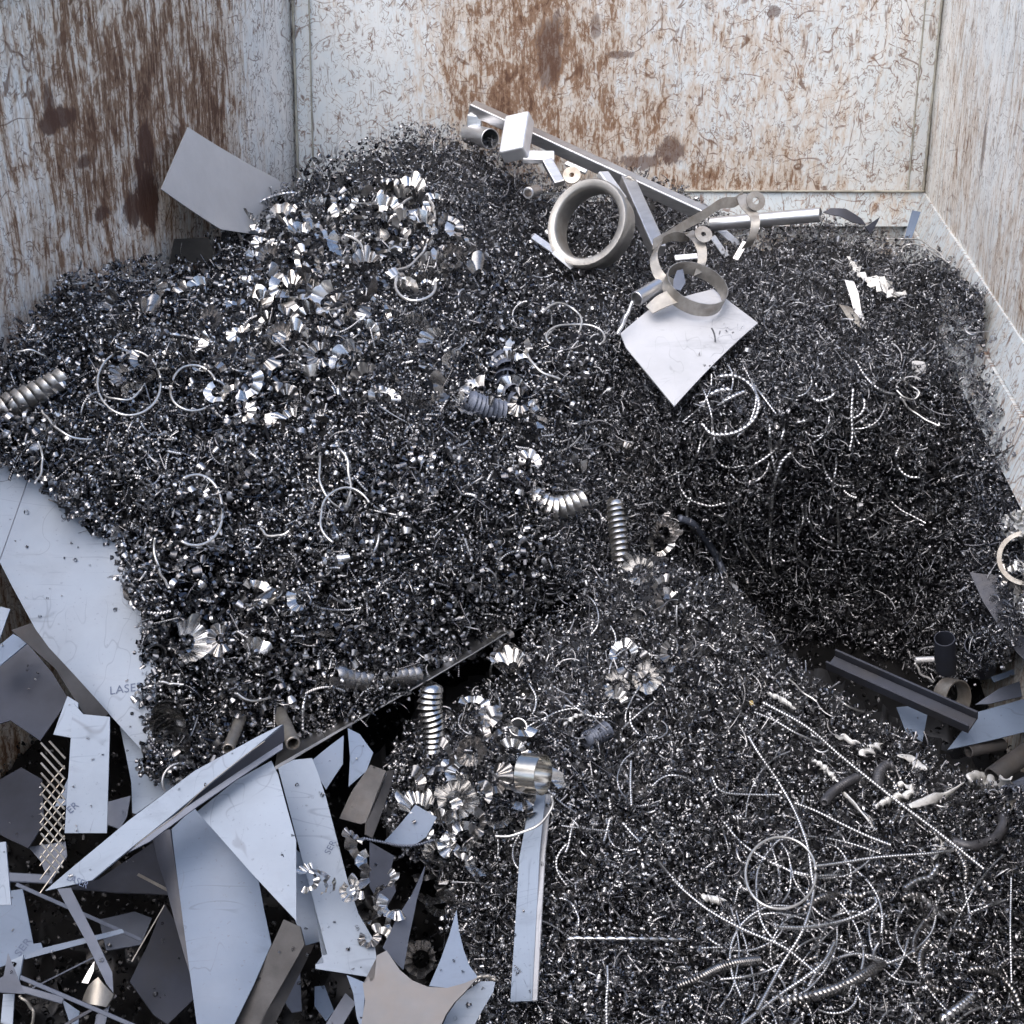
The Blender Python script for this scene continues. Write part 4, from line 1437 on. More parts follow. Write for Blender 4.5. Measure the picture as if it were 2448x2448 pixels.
# --- lower left pile of sheets
n1 = fit_n((0, 1110, 2.60), (360, 1860, 2.345), (265, 1290, 2.535))
big_poly = [(-150, 1060), (60, 1090), (230, 1200), (372, 1500), (372, 1830), (351, 1807), (261, 1707), (112, 1549), (105, 1541), (28, 1400), (0, 1345), (-150, 1110)]
cxy = np.mean(np.array(big_poly), 0)
pc = P(np.array(0), np.array(1110), np.array(2.60))
d_big = depth_of(on_plane(cxy[0], cxy[1], pc, n1))
s1 = sheet('film_sheet', 'largest white film covered sheet with printing, half under the left heap', 'metal sheet', big_poly, d_big, n1, M['film'], .004, 0, None, None, 'big')
lettering(s1, 'big', 'LASER', 262, 1661, -8, 19)
crease = MB()
cc, cn = PLANES['big']
crease.add(*box_geo(on_plane(66, 1150, cc, cn) + cn * .0008, on_plane(0, 1338, cc, cn) + cn * .0008, cn, .0016, .001))
crease.build('crease_line', M['steel_grey'], s1)
sheet('film_sheet', 'white offcut sticking out below the largest printed sheet', 'metal sheet', [(285, 1730), (365, 1800), (440, 1845), (404, 1880), (325, 1945), (316, 1942), (311, 1866)], 2.34, (-.1, -.25, .95), M['film'])
s3 = sheet('film_strip', 'upright white film strip with printed letters beside the wire grid', 'metal strip', a5((560, 900), (640, 990), (845, 1010), (845, 1100), (822, 1905), (497, 1905), (545, 1170)), 2.24, (.05, -.75, .65), M['film'], .003, 0, None, None, 'strip3')
lettering(s3, 'strip3', 'ER', *a5((540, 1760))[0], -42, 17)
sheet('film_sheet', 'white wedge behind the upright printed strip', 'metal sheet', a5((520, 850), (410, 1145), (600, 1180), (600, 900)), 2.30, (-.1, -.5, .8), M['film'])
sheet('steel_plate', 'large dark plate at the left edge above the wire grid', 'metal plate', a5((-60, 640), (60, 560), (200, 430), (400, 660), (525, 860), (310, 1190), (80, 1030), (-60, 1080)), 2.36, (.2, -.35, .9), M['steel_dark'])
sheet('film_strip', 'narrow pale strip at the left edge above the dark plate', 'metal strip', a5((-60, 500), (100, 370), (215, 435), (-60, 660)), 2.33, (-.1, -.5, .8), M['film_blue'])
sheet('steel_plate', 'long dark brown strip under the edge of the largest printed sheet', 'metal plate', a5((88, 342), (235, 290), (370, 480), (840, 985), (790, 1020), (640, 990), (420, 640)), 2.34, (.6, -.6, .5), M['brown'])
sheet('film_sheet', 'small pale corner at the left edge below the heap', 'metal sheet', a5((-40, 150), (78, 180), (-40, 520)), 2.42, (0, -.6, .8), M['film'])
sheet('steel_plate', 'dark plate at the left edge left of the wire grid', 'metal plate', z6((-40, 570), (120, 480), (235, 540), (245, 790), (160, 935), (30, 870), (-40, 830)), 2.44, (-.15, -.2, .97), M['steel_dark'])
sheet('film_strip', 'small white strip cut by the left edge', 'metal strip', z6((-60, 910), (32, 900), (64, 1256), (-60, 1262)), 2.16, (-.1, -.6, .8), M['film'])
s10 = sheet('film_sheet', 'bluish sheet with printing at the lower left edge', 'metal sheet', z6((-60, 1190), (128, 1168), (188, 1478), (232, 1472), (245, 1512), (135, 1562), (-60, 1630)), 2.28, (-.1, -.45, .88), M['film_blue'], .003, 0, None, None, 's10')
lettering(s10, 's10', 'SER', *z6((110, 1555))[0], -52, 17)
sheet('film_strip', 'thin pale strip reaching right from the bluish printed sheet', 'metal strip', z6((150, 1545), (245, 1500), (690, 1393), (705, 1415), (140, 1566)), 2.26, (0, -.6, .8), M['film_blue'])
sheet('steel_strip', 'grey notched strip crossing the lower left pile', 'metal strip', z6((325, 1168), (400, 1160), (540, 1440), (635, 1640), (642, 1755), (600, 1700), (470, 1430), (380, 1270)), 2.20, (.25, -.5, .82), M['steel_grey'])
sheet('steel_plate', 'dark triangular plate in the bottom left corner', 'metal plate', z6((-40, 1690), (20, 1660), (45, 1528), (140, 1760), (-40, 1750)), 2.02, (.3, -.5, .8), M['steel_grey'])
sheet('film_sheet', 'small white triangle behind the dark corner plate', 'metal sheet', z6((45, 1580), (132, 1540), (105, 1690)), 2.06, (-.2, -.6, .75), M['film'])
sheet('film_strip', 'white strip running out of the bottom left corner', 'metal strip', z6((18, 1762), (82, 1762), (70, 1960), (2, 1960)), 2.03, (0, -.5, .85), M['film'])
sheet('steel_plate', 'dull crumpled offcut in the lower left pile', 'metal plate', z6((465, 1800), (520, 1730), (585, 1678), (645, 1765), (615, 1840), (540, 1830)), 2.24, (-.2, -.5, .8), M['steel_dull'], .004, .02, (1, 0, 0))
sheet('steel_strip', 'tiny bright strip beside the notched grey strip', 'metal strip', z6((463, 1698), (500, 1630), (535, 1575), (530, 1630), (498, 1702)), 2.26, (.1, -.5, .85), M['steel_bright'])
sheet('steel_plate', 'large dark plate between the notched strip and the long blue sheet', 'metal plate', z6((735, 1690), (840, 1480), (930, 1250), (1060, 1470), (1120, 1770), (950, 1935), (870, 1880)), 2.36, (.25, -.15, .95), M['steel_dark'])
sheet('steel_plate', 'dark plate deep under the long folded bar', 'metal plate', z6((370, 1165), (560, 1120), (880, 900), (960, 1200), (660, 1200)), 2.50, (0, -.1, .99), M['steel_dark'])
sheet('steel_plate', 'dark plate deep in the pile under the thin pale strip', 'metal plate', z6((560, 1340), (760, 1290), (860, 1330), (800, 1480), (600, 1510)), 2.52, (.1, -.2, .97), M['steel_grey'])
sheet('steel_strip', 'dark upright strip along the left of the long blue sheet', 'metal strip', z6((862, 880), (975, 830), (1090, 1700), (1020, 1400), (960, 1150)), 2.24, (-.5, -.6, .6), M['steel_dark'])
s21 = sheet('film_sheet', 'long blue white sheet running to the bottom edge', 'metal sheet', z6((970, 830), (1110, 720), (1240, 870), (1470, 1130), (1500, 1300), (1536, 1480), (1440, 1720), (1320, 1980), (1135, 1980)), 2.20, (-.05, -.55, .83), M['film_blue'], .003, .018, (1, 0, .1))
sheet('film_sheet', 'triangular white sheet under the folded bar', 'metal sheet', a7((55, 620), (300, 440), (520, 315), (560, 400), (615, 610), (667, 800), (667, 1295), (400, 1010)), 2.17, (-.1, -.5, .85), M['film'], .003, .008, (1, 0, 0))
s23 = sheet('film_sheet', 'long white sheet with notched lower end under the small curls', 'metal sheet', a7((555, 350), (650, 300), (765, 290), (800, 380), (850, 530), (900, 720), (980, 1030), (1050, 1250), (1150, 1420), (1175, 1650), (785, 1590), (785, 1563), (838, 1555), (825, 1510), (858, 1500), (770, 1160), (700, 900)), 2.22, (.1, -.5, .85), M['film'], .003, 0, None, None, 's23')
lettering(s23, 's23', 'SER', *a7((872, 890))[0], -62, 15)
sheet('film_sheet', 'blue strip showing between the triangular and the notched sheets', 'metal sheet', a7((660, 850), (700, 880), (770, 1140), (825, 1418), (720, 1448), (660, 1290)), 2.26, (-.1, -.55, .82), M['film_blue'])
# angle profile
ang = empty('angle_profile', 'brown dirty angle profile right of the long blue sheet', 'metal profile')
sheet('wide_flange', None, None, a7((290, 1900), (590, 1285), (690, 1330), (715, 1440), (480, 1850), (430, 1960), (300, 1945)), 2.14, (-.35, -.5, .8), M['brown'], .004, 0, None, ang)
sheet('narrow_flange', None, None, a7((722, 1446), (780, 1440), (530, 1950), (436, 1960), (486, 1852)), 2.15, (.75, -.4, .5), M['brown'], .004, 0, None, ang)
sheet('film_sheet', 'pale pointed sheet right of the tray edge', 'metal sheet', a7((985, 105), (1060, 140), (1142, 255), (1100, 370), (990, 465), (1000, 280)), 2.42, (.2, -.55, .8), M['film_blue'])
sheet('film_sheet', 'dim blue sheet left of the pale pointed sheet', 'metal sheet', a7((770, 300), (960, 150), (955, 330), (850, 485), (800, 400)), 2.46, (0, -.5, .85), M['film_blue'])
ch = empty('channel_profile', 'dull grey channel profile behind the notched sheet', 'metal profile')
sheet('web', None, None, z7((-10, 770), (60, 620), (165, 465), (255, 500), (140, 790), (110, 800)), 2.34, (-.2, -.5, .8), M['brown'], .004, 0, None, ch)
sheet('flange', None, None, z7((258, 500), (305, 490), (170, 880), (140, 860), (143, 792)), 2.345, (.7, -.4, .5), M['brown'], .004, 0, None, ch)
sheet('film_sheet', 'blue sheet half hidden below the curls at the front', 'metal sheet', z7((240, 900), (330, 800), (420, 690), (540, 760), (480, 870), (400, 930)), 2.40, (0, -.5, .85), M['film_blue'])
sheet('steel_plate', 'curved grey blade standing between the curls at the front', 'metal plate', z7((475, 1040), (455, 1120), (420, 1230), (375, 1450), (352, 1625), (325, 1600), (235, 1500), (310, 1330), (395, 1200), (450, 1090)), 2.18, (.5, -.55, .65), M['steel_grey'], .003)
sheet('steel_plate', 'grey curved plate under the clump of small curls', 'metal plate', z7((160, 900), (300, 980), (280, 1060), (310, 1180), (240, 1300), (160, 1150)), 2.30, (.3, -.4, .85), M['steel_dark'])
sheet('star_plate', 'beige plate with concave cut edges at the bottom', 'metal plate', z7((200, 1545), (255, 1515), (330, 1625), (400, 1685), (490, 1722), (600, 1728), (700, 1700), (772, 1668), (700, 1750), (640, 1810), (590, 1880), (555, 1960), (105, 1980), (135, 1800), (120, 1700), (185, 1690)), 2.00, (0, -.25, .96), M['sheet_beige'] if 'sheet_beige' in M else M['sheet_bare'], .004)
sheet('star_plate', 'bluish pointed plate with concave edges behind the beige one', 'metal plate', z7((652, 1285), (665, 1400), (692, 1510), (725, 1600), (778, 1672), (690, 1715), (600, 1728), (497, 1716), (560, 1570), (610, 1430)), 2.06, (0, -.4, .9), M['film_blue'], .004)
sheet('film_sheet', 'bluish tapered offcut at the bottom beside the beige plate', 'metal sheet', z7((555, 1980), (600, 1880), (680, 1765), (790, 1692), (872, 1690), (860, 1750), (800, 1850), (730, 1980)), 2.04, (0, -.4, .9), M['film'])
wire('curled brownish edge strip at the tip of the beige plate', z7((770, 1668), (820, 1662), (872, 1684)), 5, M['steel_dull'], 0, 1.99, 'edge_strip', 'metal strip')
sheet('film_sheet', 'blue sliver left of the beige plate', 'metal sheet', z7((30, 1655), (140, 1700), (120, 1980), (90, 1900), (70, 1760)), 2.10, (-.2, -.4, .9), M['film_blue'])
sheet('steel_plate', 'small grey plate at the bottom between profile and beige plate', 'metal plate', a7((1035, 1800), (970, 1740), (850, 1930), (940, 1960)), 2.18, (0, -.3, .95), M['steel_grey'])
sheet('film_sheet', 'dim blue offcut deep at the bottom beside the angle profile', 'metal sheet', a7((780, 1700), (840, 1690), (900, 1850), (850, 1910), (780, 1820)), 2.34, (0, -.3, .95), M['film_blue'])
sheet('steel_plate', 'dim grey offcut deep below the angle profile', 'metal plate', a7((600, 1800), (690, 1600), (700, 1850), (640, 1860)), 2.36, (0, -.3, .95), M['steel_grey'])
s_ws = empty('edged_strip', 'long upright white strip with a folded edge at the front', 'metal strip')
n_ws = fit_n((1270, 1900, top(1270, 1900)), (1225, 2390, top(1225, 2390)), (1170, 2150, top(1170, 2150) + .005))
d_ws = top(1250, 2110) - .045
sheet('face', None, None, z7((1072, 640), (1155, 632), (1122, 960), (1080, 1800), (956, 1806), (1008, 990)), d_ws, n_ws, M['film'], .003, 0, None, s_ws, 'ws')
sheet('folded_edge', None, None, z7((1157, 632), (1186, 630), (1152, 958), (1106, 1796), (1082, 1800), (1124, 960)), d_ws, n_ws + np.array([.2, -.1, -.08]), M['film_white'], .003, 0, None, s_ws, 'ws2')

# long folded bar with point
bar = empty('folded_bar', 'long pointed folded bar jutting out over the lower left pile', 'metal profile')
nb = nrm((-.25, -.55, .8))
bf = sheet('top_face', None, None, z6((255, 1178), (370, 1078), (735, 775), (1100, 500), (1470, 298), (1600, 235), (1400, 400), (1200, 560), (960, 760), (720, 952), (520, 1118)), 2.16, nb, M['film'], .004, 0, None, bar, 'bar')
lettering(bf, 'bar', 'LASER', *z6((375, 1115))[0], 24, 17)
sheet('inner_face', None, None, z6((724, 956), (960, 764), (1205, 562), (1405, 404), (1605, 242), (1610, 330), (1150, 640), (860, 850)), 2.20, (.5, -.75, .4), M['steel_dark'], .003, 0, None, bar)
sheet('lower_lip', None, None, z6((724, 962), (850, 856), (1150, 650), (1600, 340), (1600, 376), (1150, 688), (850, 900)), 2.165, (-.1, -.5, .86), M['steel_grey'], .003, 0, None, bar)
wire('bright cut edge lying along the folded bar', z6((760, 930), (1000, 740), (1250, 520), (1500, 330)), 1.2, M['steel_dull'], 0, 2.12, 'edge_wire')
# tray edge under the heap
tray = empty('tray_sheet', 'large bent sheet under the left heap with a bright front edge', 'metal sheet')
e0 = [(*z6((1556, 474))[0], 2.44), (*z6((1930, 258))[0], 2.545), (1000, 1638, 2.70), (1130, 1562, 2.80), (1215, 1510, 2.87)]
pth = [P(np.array(a), np.array(b), np.array(c)) for a, b, c in e0]
back = [p + np.array([-.04, .30, -.10]) for p in pth]
mb = MB()
ft = pth + back
m_ = len(pth)
fcs = [(i, i + 1, m_ + i + 1, m_ + i) for i in range(m_ - 1)]
lowp = [p - np.array([0, 0, .004]) for p in ft]
mb.add(ft + lowp, fcs + [(2 * m_ + m_ + i, 2 * m_ + m_ + i + 1, 2 * m_ + i + 1, 2 * m_ + i) for i in range(m_ - 1)] + [(i, 2 * m_ + i, 2 * m_ + i + 1, i + 1) for i in range(m_ - 1)])
mb.build('deck', M['steel'], tray)
mb = MB()
lip_w = [.009, .006, .003, .002, .0015]
ft = pth + [p + np.array([.004, -.6, -.55]) * w for p, w in zip(pth, lip_w)]
th_ = np.array([0, .003, -.003])
ft2 = ft + [p + th_ for p in ft]
mb.add(ft2, [(i, m_ + i, m_ + i + 1, i + 1) for i in range(m_ - 1)] + [(2 * m_ + i, 2 * m_ + i + 1, 3 * m_ + i + 1, 3 * m_ + i) for i in range(m_ - 1)] + [(m_ + i, 3 * m_ + i, 3 * m_ + i + 1, m_ + i + 1) for i in range(m_ - 1)])
mb.build('front_lip', M['steel'], tray)

# loose bars deep in the lower left
def bar_px(label, a, b, da, db, w_px, mat, name='steel_bar', cat='metal bar', parent=None, ht=None):
    p = P(np.array(a[0]), np.array(a[1]), np.array(da)); q = P(np.array(b[0]), np.array(b[1]), np.array(db))
    w = w_px / FPX * (da + db) / 2
    o = MB().add(*box_geo(p, q, nrm((0, -.5, .85)), w, ht or w * .35)).build(name, mat, parent)
    bevel(o, min(.0015, w * .1), 1)
    if label: tag(o, label, cat)
    return o


bar_px('thin dark bar crossing under the notched grey strip', *z6((90, 1140), (800, 1455)), 2.30, 2.34, 9, M['steel_grey'])
bar_px('dark bar slanting to the bottom edge at the lower left', *z6((110, 1665), (800, 1960)), 2.14, 2.16, 10, M['steel_grey'])
bar_px('thin dark rod above the slanting bottom bar', *z6((150, 1745), (560, 1540)), 2.30, 2.36, 4, M['steel_grey'])
bar_px('bright thin rod leaning in the dark gap of the lower left pile', *z6((745, 1580), (930, 1260)), 2.26, 2.34, 3, M['steel_dull'])
bar_px('short pale strip in the shadow below the folded bar', *z6((780, 1085), (960, 1180)), 2.40, 2.34, 7, M['steel_dull'])
bar_px('grey flat bar behind the tip of the folded bar', *z6((40, 1100), (300, 1115)), 2.32, 2.34, 22, M['steel_grey'])
bar_px('dark crossed bar at the bottom left edge', *z6((330, 1960), (660, 1770)), 2.20, 2.24, 8, M['steel_dark'])
bar_px('dark flat bar right of the dark corner plate', *z6((110, 1730), (360, 1800)), 2.20, 2.20, 16, M['steel_grey'])
sheet('film_sheet', 'bluish sliver at the bottom left under the crossed bars', 'metal sheet', z6((350, 1790), (450, 1860), (440, 1960), (390, 1920)), 2.28, (0, -.4, .9), M['film_blue'])
sheet('steel_plate', 'pale shard at the bottom edge right of the crossed bars', 'metal plate', z6((545, 1880), (620, 1830), (590, 1960), (530, 1960)), 2.22, (0, -.4, .9), M['steel_grey'])
sheet('steel_plate', 'dark blue plate lying under the wire grid', 'metal plate', z6((160, 930), (370, 900), (380, 980), (330, 1060), (280, 1140), (230, 1010)), 2.38, (0, -.4, .9), M['steel_grey'])
sheet('film_sheet', 'blue triangle peeping out right of the wire grid', 'metal sheet', z6((385, 540), (390, 690), (310, 700)), 2.36, (0, -.5, .85), M['film_blue'])
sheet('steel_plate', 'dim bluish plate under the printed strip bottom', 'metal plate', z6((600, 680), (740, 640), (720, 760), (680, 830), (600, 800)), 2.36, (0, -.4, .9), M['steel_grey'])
wire('bent shiny wire in the bottom left corner', z6((110, 1770), (160, 1820), (190, 1880), (180, 1940)), 4, M['steel_dull'], 0, 2.2)
# wire grid
mb = MB()
g0 = 2.26
ng = nrm((.15, -.6, .78))
gc = P(np.array(120.), np.array(1900.), np.array(g0))
for i in range(13):
    y = 228 + i * 57
    a = on_plane(*z6((232, y + 55))[0], gc, ng)
    ln = 135 if i < 11 else 150 - (i - 10) * 25
    x0 = 232 if i > 0 else 280
    a = on_plane(*z6((x0, y + 55 + (x0 - 232)))[0], gc, ng)
    b = on_plane(*z6((x0 + min(ln, 370 - x0), y + 55 + (x0 - 232) + min(ln, 370 - x0) * 1.1))[0], gc, ng)
    mb.add(*tube_geo(smooth_path([a, b], 4), .0019, 6))
for i in range(9):
    x, y = 366, 470 + i * 66
    a = on_plane(*z6((x, y))[0], gc - ng * .003, ng); b = on_plane(*z6((x - 140, y + 170 + (i % 3) * 12))[0], gc - ng * .003, ng)
    mb.add(*tube_geo(smooth_path([a, b], 4), .0012, 5))
tag(mb.build('wire_grid', M['steel_dull']), 'torn piece of welded wire grid in the lower left pile', 'wire grid')

# two pipe stubs on the left heap edge
def pipe(label, a, b, da, db, r_px, wall=.25, mat=None, name='pipe', cat='pipe', parent=None):
    p = P(np.array(a[0]), np.array(a[1]), np.array(da)); q = P(np.array(b[0]), np.array(b[1]), np.array(db))
    r = r_px / FPX * (da + db) / 2
    v, f = pipe_geo(p, q, r, r * wall)
    o = MB().add(v, f).build(name, mat or M['steel_dull'], parent, False)
    for pl in o.data.polygons: pl.use_smooth = True
    m = o.modifiers.new('split', 'EDGE_SPLIT'); m.split_angle = math.radians(35)
    if label: tag(o, label, cat)
    return o


pipe('dull pipe stub on the heap edge, the one above the folded bar', *z6((1370, 180), (1292, 378)), 2.46, 2.33, 14)
pipe('dull pipe stub with open end above the tray edge', *z6((1580, 170), (1660, 345)), 2.50, 2.36, 17)

# ------------------------------------------------------------------ objects along the crest
sheet('metal_sheet', 'plain grey sheet leaning behind the heap at the left', 'metal sheet', [(460, 301), (665, 425), (700, 460), (640, 560), (540, 545), (386, 452)], 3.78, tuple(-out_l + np.array([0, 0, .30])), M['sheet_bare'], .003)
sheet('black_plate', 'small black plate at the foot of the rusty left wall', 'metal plate', [(416, 570), (498, 568), (520, 625), (404, 630)], 3.60, (0, -.8, .6), M['black'], .004)

fr = empty('tube_rack', 'welded square tube frame lying across the crest of the heap', 'metal frame')
f0 = P(np.array(1127.), np.array(256.), np.array(4.30)); f1 = P(np.array(1690.), np.array(515.), np.array(4.12))
upn = nrm((0.1, -.30, .95))
for o in (MB().add(*box_geo(f0, f1, upn, .040, .040)).build('main_tube', M['steel'], fr),
          MB().add(*box_geo(P(np.array(1498.), np.array(432.), np.array(4.12)), P(np.array(1573.), np.array(600.), np.array(3.86)), nrm((.2, -.5, .85)), .046, .040)).build('cross_tube', M['steel'], fr),
          MB().add(*box_geo(f0 + np.array([.012, -.012, -.022]), f0 + np.array([.004, -.02, -.11]), (0, -1, .2), .050, .030)).build('end_tube', M['steel'], fr)):
    bevel(o, .004, 2)
wb = MB()
wb.add(*tube_geo(smooth_path([P(np.array(1487.), np.array(432.), np.array(4.10)), P(np.array(1505.), np.array(424.), np.array(4.09)), P(np.array(1522.), np.array(440.), np.array(4.09))], 16), .005, 6))
wb.build('weld_seam', M['steel_dull'], fr, True)

blk = box_geo(P(np.array(1243.), np.array(284.), np.array(4.16)), P(np.array(1228.), np.array(372.), np.array(4.08)), nrm((-.35, -.8, .3)), .085, .055)
tag(bevel(MB().add(*blk).build('tube_offcut', M['steel_bright']), .008, 3), 'bright box tube offcut resting over the frame', 'tube offcut')
tag(bevel(MB().add(*box_geo(*[P(np.array(a), np.array(b), np.array(c)) for a, b, c in ((1250., 375., 4.10), (1325., 376., 4.10))], nrm((0, -.5, .8)), .04, .02)).build('plate_offcut', M['steel_bright']), .003, 2), 'bright flat offcut below the box tube piece', 'metal offcut')
tag(bevel(MB().add(*box_geo(*[P(np.array(a), np.array(b), np.array(c)) for a, b, c in ((1308., 385., 4.08), (1338., 440., 4.02))], nrm((0, -.5, .8)), .034, .022)).build('tube_offcut', M['steel']), .003, 2), 'short grey tube offcut left of the pipe ring', 'tube offcut')
tag(bevel(MB().add(*box_geo(*[P(np.array(a), np.array(b), np.array(c)) for a, b, c in ((1440., 415., 4.06), (1485., 478., 4.0))], nrm((.4, -.5, .8)), .038, .022)).build('tube_offcut', M['steel_bright']), .004, 2), 'bright tube offcut behind the right rim of the pipe ring', 'tube offcut')
tag(bevel(MB().add(*box_geo(*[P(np.array(a), np.array(b), np.array(c)) for a, b, c in ((1352., 390., 4.12), (1402., 412., 4.10))], nrm((0, -.5, .8)), .016, .012)).build('rod_offcut', M['steel_bright']), .003, 2), 'thin bright rod offcut above the pipe ring', 'metal offcut')
pipe('small pipe stub under the left end of the frame', (1122, 320), (1172, 332), 4.34, 4.22, 24, .1, M['steel'], 'pipe_stub')
pipe('small bore tube end left of the pipe ring', (1283, 455), (1262, 462), 4.16, 4.09, 14, .35, M['steel'], 'pipe_stub')
pipe('long round pipe lying at the crest towards the right', (1700, 536), (1962, 513), 4.22, 4.06, 17, .14, M['steel'])
# washer eyelet by the ring
def washer(name, x, y, d, R, r, n, mat, th=.004, parent=None, seg=24):
    c = P(np.array(float(x)), np.array(float(y)), np.array(d))
    n = nrm(n)
    u = nrm(np.cross(n, [0, 0, 1.0])); w = np.cross(n, u)
    an = np.arange(seg) * 2 * math.pi / seg
    ring = lambda rr, o: [c + n * o + rr * (math.cos(a) * u + math.sin(a) * w) for a in an]
    v = ring(r, 0) + ring(R, 0) + ring(R, -th) + ring(r, -th)
    f = []
    for i in range(4):
        j = (i + 1) % 4
        for k in range(seg):
            l = (k + 1) % seg
            f.append((i * seg + k, i * seg + l, j * seg + l, j * seg + k))
    return MB().add(v, f).build(name, mat, parent)


tag(washer('lug_plate', 1367, 418, 4.04, .028, .008, (-.1, -.8, .6), M['steel_dull'], .005), 'round lug with a hole on top of the pipe ring', 'metal lug')

# the thick pipe ring
def lathe(profile, c, axis, mat, name, parent=None, seg=64, up=(0, 0, 1)):
    axis = nrm(axis)
    u = nrm(np.cross(axis, up)); w = np.cross(axis, u)
    v, f = [], []
    m = len(profile)
    for k in range(seg):
        a = 2 * math.pi * k / seg
        e = math.cos(a) * u + math.sin(a) * w
        for (r, h) in profile:
            v.append(c + e * r + axis * h)
    for k in range(seg):
        l = (k + 1) % seg
        for i in range(m):
            j = (i + 1) % m
            f.append((k * m + i, l * m + i, l * m + j, k * m + j))
    o = link_mesh(name, v, f, mat, parent, True)
    mm_ = o.modifiers.new('split', 'EDGE_SPLIT'); mm_.split_angle = math.radians(38)
    return o


rc = P(np.array(1402.), np.array(532.), np.array(3.93))
rax = nrm((-.52, -.70, .48))
Rr = 108 / FPX * 3.93
rg = lathe([(Rr * .80, 0.0), (Rr * .84, .004), (Rr * .97, .004), (Rr, -.002), (Rr, -.022), (Rr * .97, -.026), (Rr * .93, -.030), (Rr * .93, -.075), (Rr * .80, -.075), (Rr * .80, -.04), (Rr * .77, -.035), (Rr * .77, -.012)], rc, rax, metal_mat('cast ring steel', (.42, .405, .38), .42, .85, .15, 25, (.25, .22, .19), .2), 'pipe_ring')
tag(rg, 'thick machined pipe ring standing tilted on the crest', 'pipe ring')

# pipe clamps: bent straps with eyelets
def strap(pts, dd, width, mat, name, parent=None, wdir=None, th=.0025):
    """a flat strap following points, width vector wdir"""
    p = smooth_path([P(np.array(float(x)), np.array(float(y)), np.array(float(d))) for (x, y), d in zip(pts, dd)], max(24, 8 * len(pts)))
    t, u, w = frames(p)
    wd = nrm(wdir)
    v = []
    n = len(p)
    for i in range(n):
        nn = nrm(np.cross(t[i], wd))
        for s, o in ((-1, -1), (1, -1), (1, 1), (-1, 1)):
            v.append(p[i] + wd * s * width / 2 + nn * o * th / 2)
    f = []
    for i in range(n - 1):
        for k in range(4):
            l = (k + 1) % 4
            f.append((i * 4 + k, i * 4 + l, i * 4 + 4 + l, i * 4 + 4 + k))
    f += [(0, 1, 2, 3), tuple((n - 1) * 4 + k for k in (3, 2, 1, 0))]
    o = link_mesh(name, v, f, mat, parent, True)
    m = o.modifiers.new('split', 'EDGE_SPLIT'); m.split_angle = math.radians(40)
    return o


cl = empty('pipe_clamp', 'bent pipe clamp of flat straps with eyelets above the white square plate', 'pipe clamp')
kd = .30
strap(a2((440, 470), (400, 560), (410, 660), (460, 750), (560, 800), (640, 800)), [3.75, 3.71, 3.69, 3.67, 3.67, 3.67], .030, M['steel_dull'], 'strap', cl, (.55, .1, .55))
strap(a2((690, 370), (760, 430), (800, 520), (800, 620), (770, 720)), [3.75, 3.71, 3.69, 3.67, 3.67], .030, M['steel_dull'], 'strap', cl, (.75, .25, .25))
strap(a2((390, 470), (520, 400), (660, 310), (820, 220), (960, 130), (1080, 115), (1140, 60)), [3.77, 3.79, 3.82, 3.86, 3.90, 3.93, 3.95], .034, M['steel_dull'], 'strap', cl, (.1, .5, .8))
strap(a2((470, 440), (560, 405), (640, 410), (700, 400)), [3.77, 3.75, 3.75, 3.76], .03, M['steel_dull'], 'strap', cl, (.2, -.2, .95))
washer('eyelet', *a2((815, 385))[0], 3.69, .026, .0075, (.15, -.7, .7), M['steel_dull'], .004, cl)
washer('eyelet', *a2((1255, 105))[0], 3.89, .030, .011, (.2, -.85, .5), M['steel_dull'], .004, cl)
strap(a2((1130, 60), (1160, 140), (1230, 220), (1250, 300), (1220, 420), (1170, 500)), [3.94, 3.91, 3.89, 3.87, 3.87, 3.89], .030, M['steel_dull'], 'strap', cl, (.8, .2, .2))
# the wide band below and its loose tabs
bd = empty('hose_band', 'wide round steel band standing on the white square plate', 'pipe clamp')
bc = P(np.array(1662.), np.array(690.), np.array(3.61))
lathe([(.088, -.022), (.0905, -.022), (.0905, .022), (.088, .022)], bc, nrm((.25, -.35, .9)), M['steel_dull'], 'band', bd)
sheet('tab', None, None, a2((330, 990), (420, 920), (500, 880), (560, 850), (600, 960), (480, 1020), (390, 1060)), 3.57, (-.2, -.5, .8), M['steel_dull'], .003, .008, (1, 0, 0), bd)
sheet('tab', None, None, a2((560, 770), (590, 690), (640, 680), (660, 790), (620, 860), (560, 840)), 3.55, (-.5, -.6, .5), M['steel_grey'], .003, 0, None, bd)
pipe('dark pipe end poking out left of the steel band', *a2((250, 930), (440, 820)), 3.59, 3.65, 18, .2, M['steel'], 'pipe_stub')
wire('thin rod leaning on the left edge of the white square plate', a2((220, 950), (150, 1110), (90, 1230)), 4.37, M['steel'], 0, 3.53, 'rod', 'rod')

